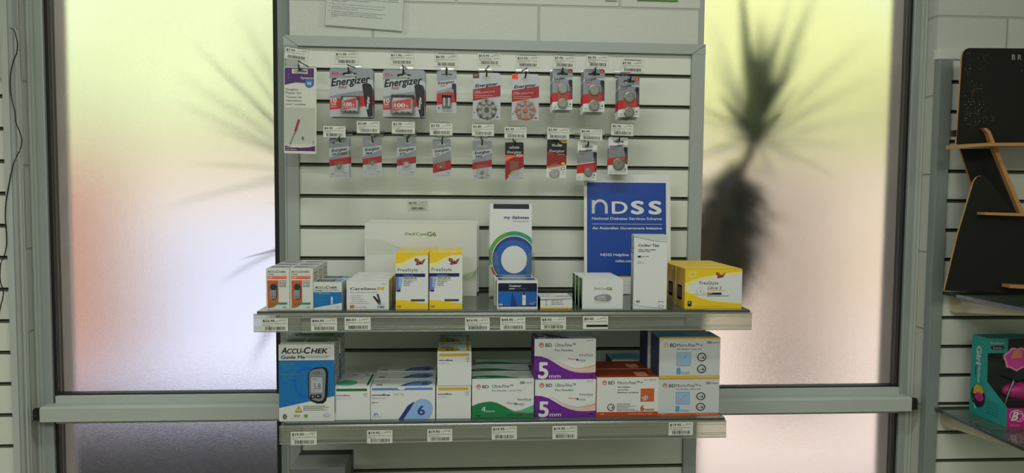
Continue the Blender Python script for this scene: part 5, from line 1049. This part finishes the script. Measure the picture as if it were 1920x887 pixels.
def fr_b8(col):
    def g(f):   # canvas 480..887 x 112..384
        f.rect(480, 112, 887, 121, 'yellow_deep') if col else None
        bdlogo(f, 524, 160, 1.0, 'petal_amber' if col else 'rust'); f.text('Micro-Fine\u2122', 598, 171, 22, 'ink_soft', w=145, bold=.01); f.line([(748, 161), (770, 161)], 2.5, 'ink_soft'); f.line([(759, 150), (759, 172)], 2.5, 'ink_soft')
        f.text('Pen Needles \u2022 Jarum Pen', 598, 191, 9, 'ink_soft', w=164, bold=.015); f.rect(798, 136, 826, 150, 'ink_soft'); f.text('REF', 801, 147, 8, 'white', w=22); f.text('320471', 832, 150, 10, 'ink_soft', w=50)
        f.rect(597, 208, 690, 299, 'midgrey'); f.rect(599, 210, 688, 297, 'powder'); f.poly([(604, 268), (628, 250), (648, 262), (638, 284), (616, 292)], 'card_light'); f.line([(612, 264), (626, 286)], 2, 'lilac'); f.line([(622, 256), (638, 278)], 2, 'lilac'); f.line([(636, 256), (664, 230)], 2.4, 'midgrey')
        for cy_ in (241, 319): f.ring(764, cy_, 29, 29, 6, 'ink'); f.text('t', 751, cy_+10, 12, 'ink', bold=.03); f.line([(764, cy_-10), (764, cy_+12)], 2, 'ink'); f.poly([(768, cy_+10), (774, cy_-12), (780, cy_+10)], 'ink'); f.ring(764, cy_, 34, 34, 1.5, 'grey', 150, 210); f.ring(764, cy_, 34, 34, 1.5, 'grey', -30, 30)
        f.text('8', 596, 351, 42, 'sky', w=28, bold=.04); f.text('mm', 628, 351, 21, 'powder', w=56, bold=.03)
        f.rect(480, 364, 887, 384, 'yellow_deep' if col else 'box_orange'); f.words(504, 370, 528, 6, 'pale', 3); f.words(736, 371, 876, 6, 'pale', 5)
    return g
def lf_b8(f): f.rect(0, 0, 50, 100, 'side_blue')
def top_b8(f): f.rect(0, 0, 100, 50, 'powder'); f.poly([(10, 10), (40, 0), (60, 30), (100, 10), (100, 40), (0, 40)], 'sky'); f.rect(0, 44, 100, 50, 'yellow_deep')
A = carton('blue and white 8mm pen needle box, lower of two at the right end', (1234, 710, 1348, 784), S2, YB2, .070, fr_b8(0), (480, 112, 887, 384), top_b8, lf_b8, None, ('pale', 'powder', 'side_blue'), 'blue and white 8mm boxes')
zb8 = S2+DIM[A.name][1]
B_ = carton('blue and white 8mm pen needle box, upper of two at the right end', (1236, 633, 1350, 709), zb8, YB2, .070, fr_b8(1), (480, 112, 887, 384), top_b8, lf_b8, None, ('pale', 'powder', 'side_blue'), 'blue and white 8mm boxes')
dup(A, (-.003, .075, 0), 'blue and white 8mm pen needle box, lower one behind the stacked pair'); dup(B_, (-.006, .074, 0), 'blue and white 8mm pen needle box, upper one behind the stacked pair')
dup(A, (-.062, .185, .0), 'blue 8mm box at the back of the lower shelf behind the orange boxes')

# ------------------------------------------------------------------ bottom shelf with the black and silver boxes (mostly below the picture)
S3 = ZO-SP*13-.195
r = empty('glass_shelf', (WS/2, 0, S3)); tag(r, 'lowest glass shelf, below the picture edge, carrying the silver box', 'shelf'); mb = MB(); mb.box(-WS/2, WS/2, -.28, -.0012, -.006, 0, 'shelf_glass', .0006); mb.build('glass_panel', r)
Ys = -.20
def bx(label, p0, p1, ytop, Yf, d, mm, art=None, tart=None):
    a = X(p0, ytop, Yf); b2 = X(p1, ytop, Yf); h = Z((p0+p1)/2, ytop, Yf)-S3; r = empty('carton', (a, Yf, S3+.0003)); tag(r, label, 'box'); w_ = b2-a
    mb = MB(); mb.box(0, w_, 0, d, 0, h-.0006, mm[0], .0008); f = Face(mb, (0, 0, h-.0006), (w_, 0, 0), (0, 0, -h), (0, 0, 100, 100)); art and art(f); mb.build('carton_body', r)
    mb = MB(); mb.box(.0006, w_-.0006, .0005, d-.0005, h-.0005, h, mm[1], .0002); f = Face(mb, (.0006, d-.0005, h), (w_-.0012, 0, 0), (0, -(d-.001), 0), (0, 0, 100, 50)); tart and tart(f); mb.build('lid_flap', r)
bx('silver topped box at the bottom left under the lower shelf', 543, 647, 879, -.235, .085, ('midgrey', 'silver_box'), None, lambda f: [f.words(46, 10+i*5, 92, 3, 'grey', i) for i in range(5)]+[f.words(66, 40, 88, 4, 'darkgrey', 3)])
bx('black box directly behind the silver topped box at the bottom left', 556, 657, 858, -.145, .05, ('black', 'black'), lambda f: (f.text('HD', 82, 8, 4, 'white', w=9, bold=.03), f.words(60, 4, 78, 3, 'ink_pale', 3)))
# ================================================================== the bay at the right edge of the picture
def rshelf(label, px, py, l0, l1, l2):
    p = aty(px, py, 0.0); L = 1.2; root = empty('glass_shelf', (p.x, 0, p.z)); tag(root, label, 'shelf')
    mb = MB(); mb.box(0, L, -.34, -.0012, -.008, 0, 'shelf_glass', .0006); mb.box(-.0012, -.0002, -.34, -.0012, -.0075, -.0005, 'shelf_edge'); mb.build('glass_panel', root)
    for k, xx in enumerate((.022, L-.05)):
        mb = MB(); mb.prism([(-.001, -.0085), (-.001, l0), (-.02, l0-.002), (-.06, l0+.004), (-.30, -.016), (-.315, -.0085)], 'x', xx, xx+.012, 'bracket_cream')
        mb.prism([(-.05, -.018), (-.05, l0+.022), (-.20, -.017)], 'x', xx-.0008, xx, 'offwhite'); mb.build('bracket', root)
    return p
R1 = rshelf('upper glass shelf on cream brackets at the right edge under the black stand', 1766, 546, -.050, 0, 0)
R2 = rshelf('lower glass shelf on cream brackets at the right edge under the teal toy box', 1749, 762, -.046, 0, 0)

# black laser-cut display stand with tan edges
Yst = -.10; st0 = aty(1797, 276, Yst); root = empty('display_stand', (st0.x, Yst, R1.z)); tag(root, 'black speckled jewellery display stand with tan cut edges on the right shelf', 'display stand')
def brd(name, pts, Y, th, edge='mdf_edge', art=None):
    mb = MB(); q = [aty(x, y, Y) for x, y in pts]; q = [(p.x-st0.x, max(p.z-R1.z, .0003)) for p in q]
    mb.prism(q, 'y', Y-Yst, Y-Yst+th, 'mdf_black', edge)
    if art: art(mb)
    return mb.build(name, root)
def hdr_art(mb):
    Yf = Yst-.0002
    def W2(x, y): p = aty(x, y, Yst); return (p.x-st0.x, p.z-R1.z)
    rnd = random.Random(5); cl = [(1812, 96, 1820, 140, 14), (1836, 105, 1848, 135, 10), (1818, 150, 1842, 200, 26), (1803, 175, 1818, 235, 18), (1815, 195, 1850, 235, 34), (1858, 212, 1866, 240, 8), (1800, 100, 1870, 240, 26)]
    for x0, y0, x1, y1, n in cl:
        for _ in range(n):
            x, y = rnd.uniform(max(x0, 1806), x1), rnd.uniform(y0, y1); a = W2(x, y); s = rnd.choice((.0004, .0005, .0007))
            mb.add([(a[0]-s, -.0003, a[1]-s), (a[0]+s, -.0003, a[1]-s), (a[0]+s, -.0003, a[1]+s), (a[0]-s, -.0003, a[1]+s)], [(0, 1, 2, 3)], 'hole_glint')  # small pale squares paint in the glints off the earring holes
    a = W2(1897, 112); c = W2(1907, 102); f = Face(mb, (0, -.0002, .6), (1, 0, 0), (0, 0, -.6), (0, 0, 1000, 600))
    f.text('B R', a[0]*1000, 600-a[1]*1000, (c[1]-a[1])*1000, 'card_light'); a = W2(1915, 134); f.text('E', a[0]*1000, 600-a[1]*1000, 4.5, 'grey')
brd('header_panel', [(1804, 106), (1806, 98), (1810, 93), (1817, 90), (2090, 92), (2090, 272), (1797, 277), (1793, 274)], Yst, .006, 'mdf_edge', hdr_art)
brd('tray', [(1797, 271), (1850, 268), (2080, 266), (2080, 272), (1850, 274), (1797, 278)], Yst-.045, .045)
brd('upper_brace', [(1800, 279), (1862, 278), (1917, 402), (2060, 402), (2060, 470), (1895, 500), (1822, 345)], Yst+.03, .006)
brd('brace_edge', [(1843, 240), (1850, 240), (1857, 246), (1868, 272), (1922, 402), (1914, 402), (1860, 272), (1852, 250)], Yst-.012, .012, 'mdf_edge')
for o in root.children:
    if o.name.startswith('brace_edge'): o.data.materials[0] = MATS['mdf_edge']
    if o.name.startswith('tray'): o.data.materials[0] = MATS['mdf_edge']
brd('lower_brace', [(1826, 340), (1832, 332), (1840, 329), (1850, 332), (1905, 402), (2040, 410), (2040, 560), (1771, 545), (1796, 440)], Yst-.004, .006)
o = brd('lower_tray', [(1846, 398), (2060, 404), (2060, 410), (1846, 403)], Yst-.03, .026); o.data.materials[0] = MATS['mdf_edge']
o = brd('bottom_tray', [(1893, 534), (2050, 542), (2050, 548), (1893, 540)], Yst-.03, .026); o.data.materials[0] = MATS['mdf_edge']
o = brd('side_peg', [(1787, 244), (1796, 244), (1796, 256), (1787, 256)], Yst+.002, .01, 'mdf_black')

# teal toy carton with a sloping window
Yb, Yf = -.05, -.18
p0 = aty(1817, 769, Yb); xb = p0.x; zs = R2.z
z1 = Z(1891, 766, Yf)-zs; z2 = Z(1852, 716, -.108)-zs; zt = Z(1856, 635, -.105)-zs; wt = .20
root = empty('toy_box', (xb, Yb, zs+.0003)); tag(root, 'teal and magenta toy box with a clear window on the right shelf', 'toy box')
prof = [(0, 0), (Yf-Yb, 0), (Yf-Yb, z1), (-.108-Yb, z2), (-.105-Yb, zt), (0, zt)]
mb = MB(); mb.prism(prof, 'x', 0, .001, 'teal')
f = Face(mb, (-.0001, 0, zt), (0, Yf-Yb, 0), (0, 0, -zt), (0, 0, 130, 100*zt/.13*1.3/1.0)); HH = f.c[3]
f.n = Vector((-1, 0, 0))
f.text('Girl', 19, HH*.12, 17, 'pale', w=HH*.24, bold=.05, rot=1.5708); f.text('Fashion', 26, HH*.38, 9, 'pale', w=HH*.20, bold=.04, rot=1.5708)
f.text('Scenes', 16, HH*.38, 5, 'ink', w=HH*.12, bold=.03, rot=1.5708)
f.ell(30, HH*.76, 26, 27, 'navy'); f.ell(30, HH*.76, 24, 25, 'deep_navy'); f.poly([(12, HH*.74), (14, HH*.66), (24, HH*.61), (40, HH*.62), (50, HH*.68), (40, HH*.74)], 'yellow_deep'); f.ell(34, HH*.76, 15, 11, 'magenta'); f.poly([(10, HH*.8), (16, HH*.84), (26, HH*.92), (20, HH*.92)], 'pale'); f.ell(20, HH*.83, 7, 7, 'ink'); f.ell(44, HH*.83, 6, 6, 'ink')
for i in range(5): f.words(62, HH*(.77+i*.035), 104, 4, 'teal_dark', i)
mb.build('side_panel', root)
mb = MB(); mb.prism(prof, 'x', wt-.001, wt, 'teal'); mb.build('side_panel', root)
mb = MB(); mb.box(.001, wt-.001, -.0015, 0, 0, zt, 'darkgrey'); mb.build('back_panel', root)
mb = MB(); mb.box(.001, wt-.001, Yf-Yb, -.0015, 0, .001, 'magenta'); mb.box(.001, wt-.001, -.105-Yb, -.0015, zt-.001, zt, 'teal_dark'); mb.build('top_and_base', root)
mb = MB(); mb.box(0, wt, Yf-Yb-.001, Yf-Yb, 0, z1, 'magenta'); f = Face(mb, (0, Yf-Yb-.001, z1), (wt, 0, 0), (0, 0, -z1), (0, 0, 200, z1*1000))
f.text('B', 9, 29, 22, 'white', bold=.02, shear=.35); f.ring(22, 17, 17, 13, 1.5, 'white', 150, 420); f.ring(30, 22, 12, 10, 1.3, 'white'); f.text('FASHION', 8, z1*1000-4, 4.2, 'pink_pale', w=22); mb.build('front_panel', root)
mb = MB(); mb.box(0, .052, -.106-Yb, -.105-Yb, zt-.036, zt, 'teal'); f = Face(mb, (0, -.106-Yb, zt), (.052, 0, 0), (0, 0, -.036), (0, 0, 52, 36)); f.text('Fashion', 6, 14, 6.5, 'card_light', w=36, bold=.04); f.rrect(8, 18, 42, 27, 4, 'ink'); f.text('Scenes', 13, 25, 5, 'pink_pale', w=24, bold=.03); mb.build('header_label', root)
mb = MB(); bd = [(.075+.034*(1+.10*math.sin(5*t))*math.cos(t), zt-.050+.028*(1+.12*math.sin(7*t))*math.sin(t)) for t in [i*.2618 for i in range(24)]]
mb.prism(bd, 'y', -.108-Yb, -.1065-Yb, 'pink_pale'); mb.prism([(.075+(x-.075)*.85, (zt-.05)+(z-(zt-.05))*.85) for x, z in bd], 'y', -.1086-Yb, -.108-Yb, 'pink'); mb.prism([(.058, zt-.05), (.066, zt-.03), (.085, zt-.028), (.088, zt-.046)], 'y', -.109-Yb, -.1086-Yb, 'peach'); mb.build('round_sticker', root)
mb = MB(); mb.quad((.001, -.106-Yb, zt), (wt-.001, -.106-Yb, zt), (wt-.001, -.1085-Yb, z2), (.001, -.1085-Yb, z2), 'window_film'); mb.quad((.001, -.1085-Yb, z2), (wt-.001, -.1085-Yb, z2), (wt-.001, Yf-Yb, z1), (.001, Yf-Yb, z1), 'window_film'); mb.build('clear_window', root)
# pink toy inside
t = empty('toy_motorcycle', (xb+.10, Yb-.055, zs+.0016)); tag(t, 'pink and black toy motorcycle inside the teal toy box', 'toy')
def ellips(mb, c, r, m, n=3):
    bm = bmesh.new(); bmesh.ops.create_icosphere(bm, subdivisions=n, radius=1)
    for v in bm.verts: v.co = Vector((c[0]+v.co.x*r[0], c[1]+v.co.y*r[1], c[2]+v.co.z*r[2]))
    mb.bm(bm, m, True)
for xx in (-.062, .055):
    mb = MB(); mb.lathe([(.020, -.008), (.026, -.006), (.026, .006), (.020, .008)], (xx, 0, .0262), (0, 1, 0), 'black', 24); mb.lathe([(.012, -.0095), (.012, .0095)], (xx, 0, .0262), (0, 1, 0), 'chrome', 16); mb.build('wheel', t)
mb = MB(); ellips(mb, (-.005, 0, .066), (.052, .020, .022), 'magenta'); ellips(mb, (.05, 0, .058), (.026, .014, .010), 'magenta'); mb.box(-.05, .045, -.012, .012, .028, .05, 'black', .004); mb.build('body', t)
mb = MB(); ellips(mb, (.018, 0, .088), (.030, .016, .008), 'black'); mb.build('seat', t)
mb = MB(); mb.tube([(-.062, -.014, .028), (-.05, -.014, .07), (-.04, -.016, .098)], .003, 'chrome'); mb.tube([(-.04, -.03, .096), (-.04, .03, .096)], .0028, 'black'); mb.build('handlebar', t)
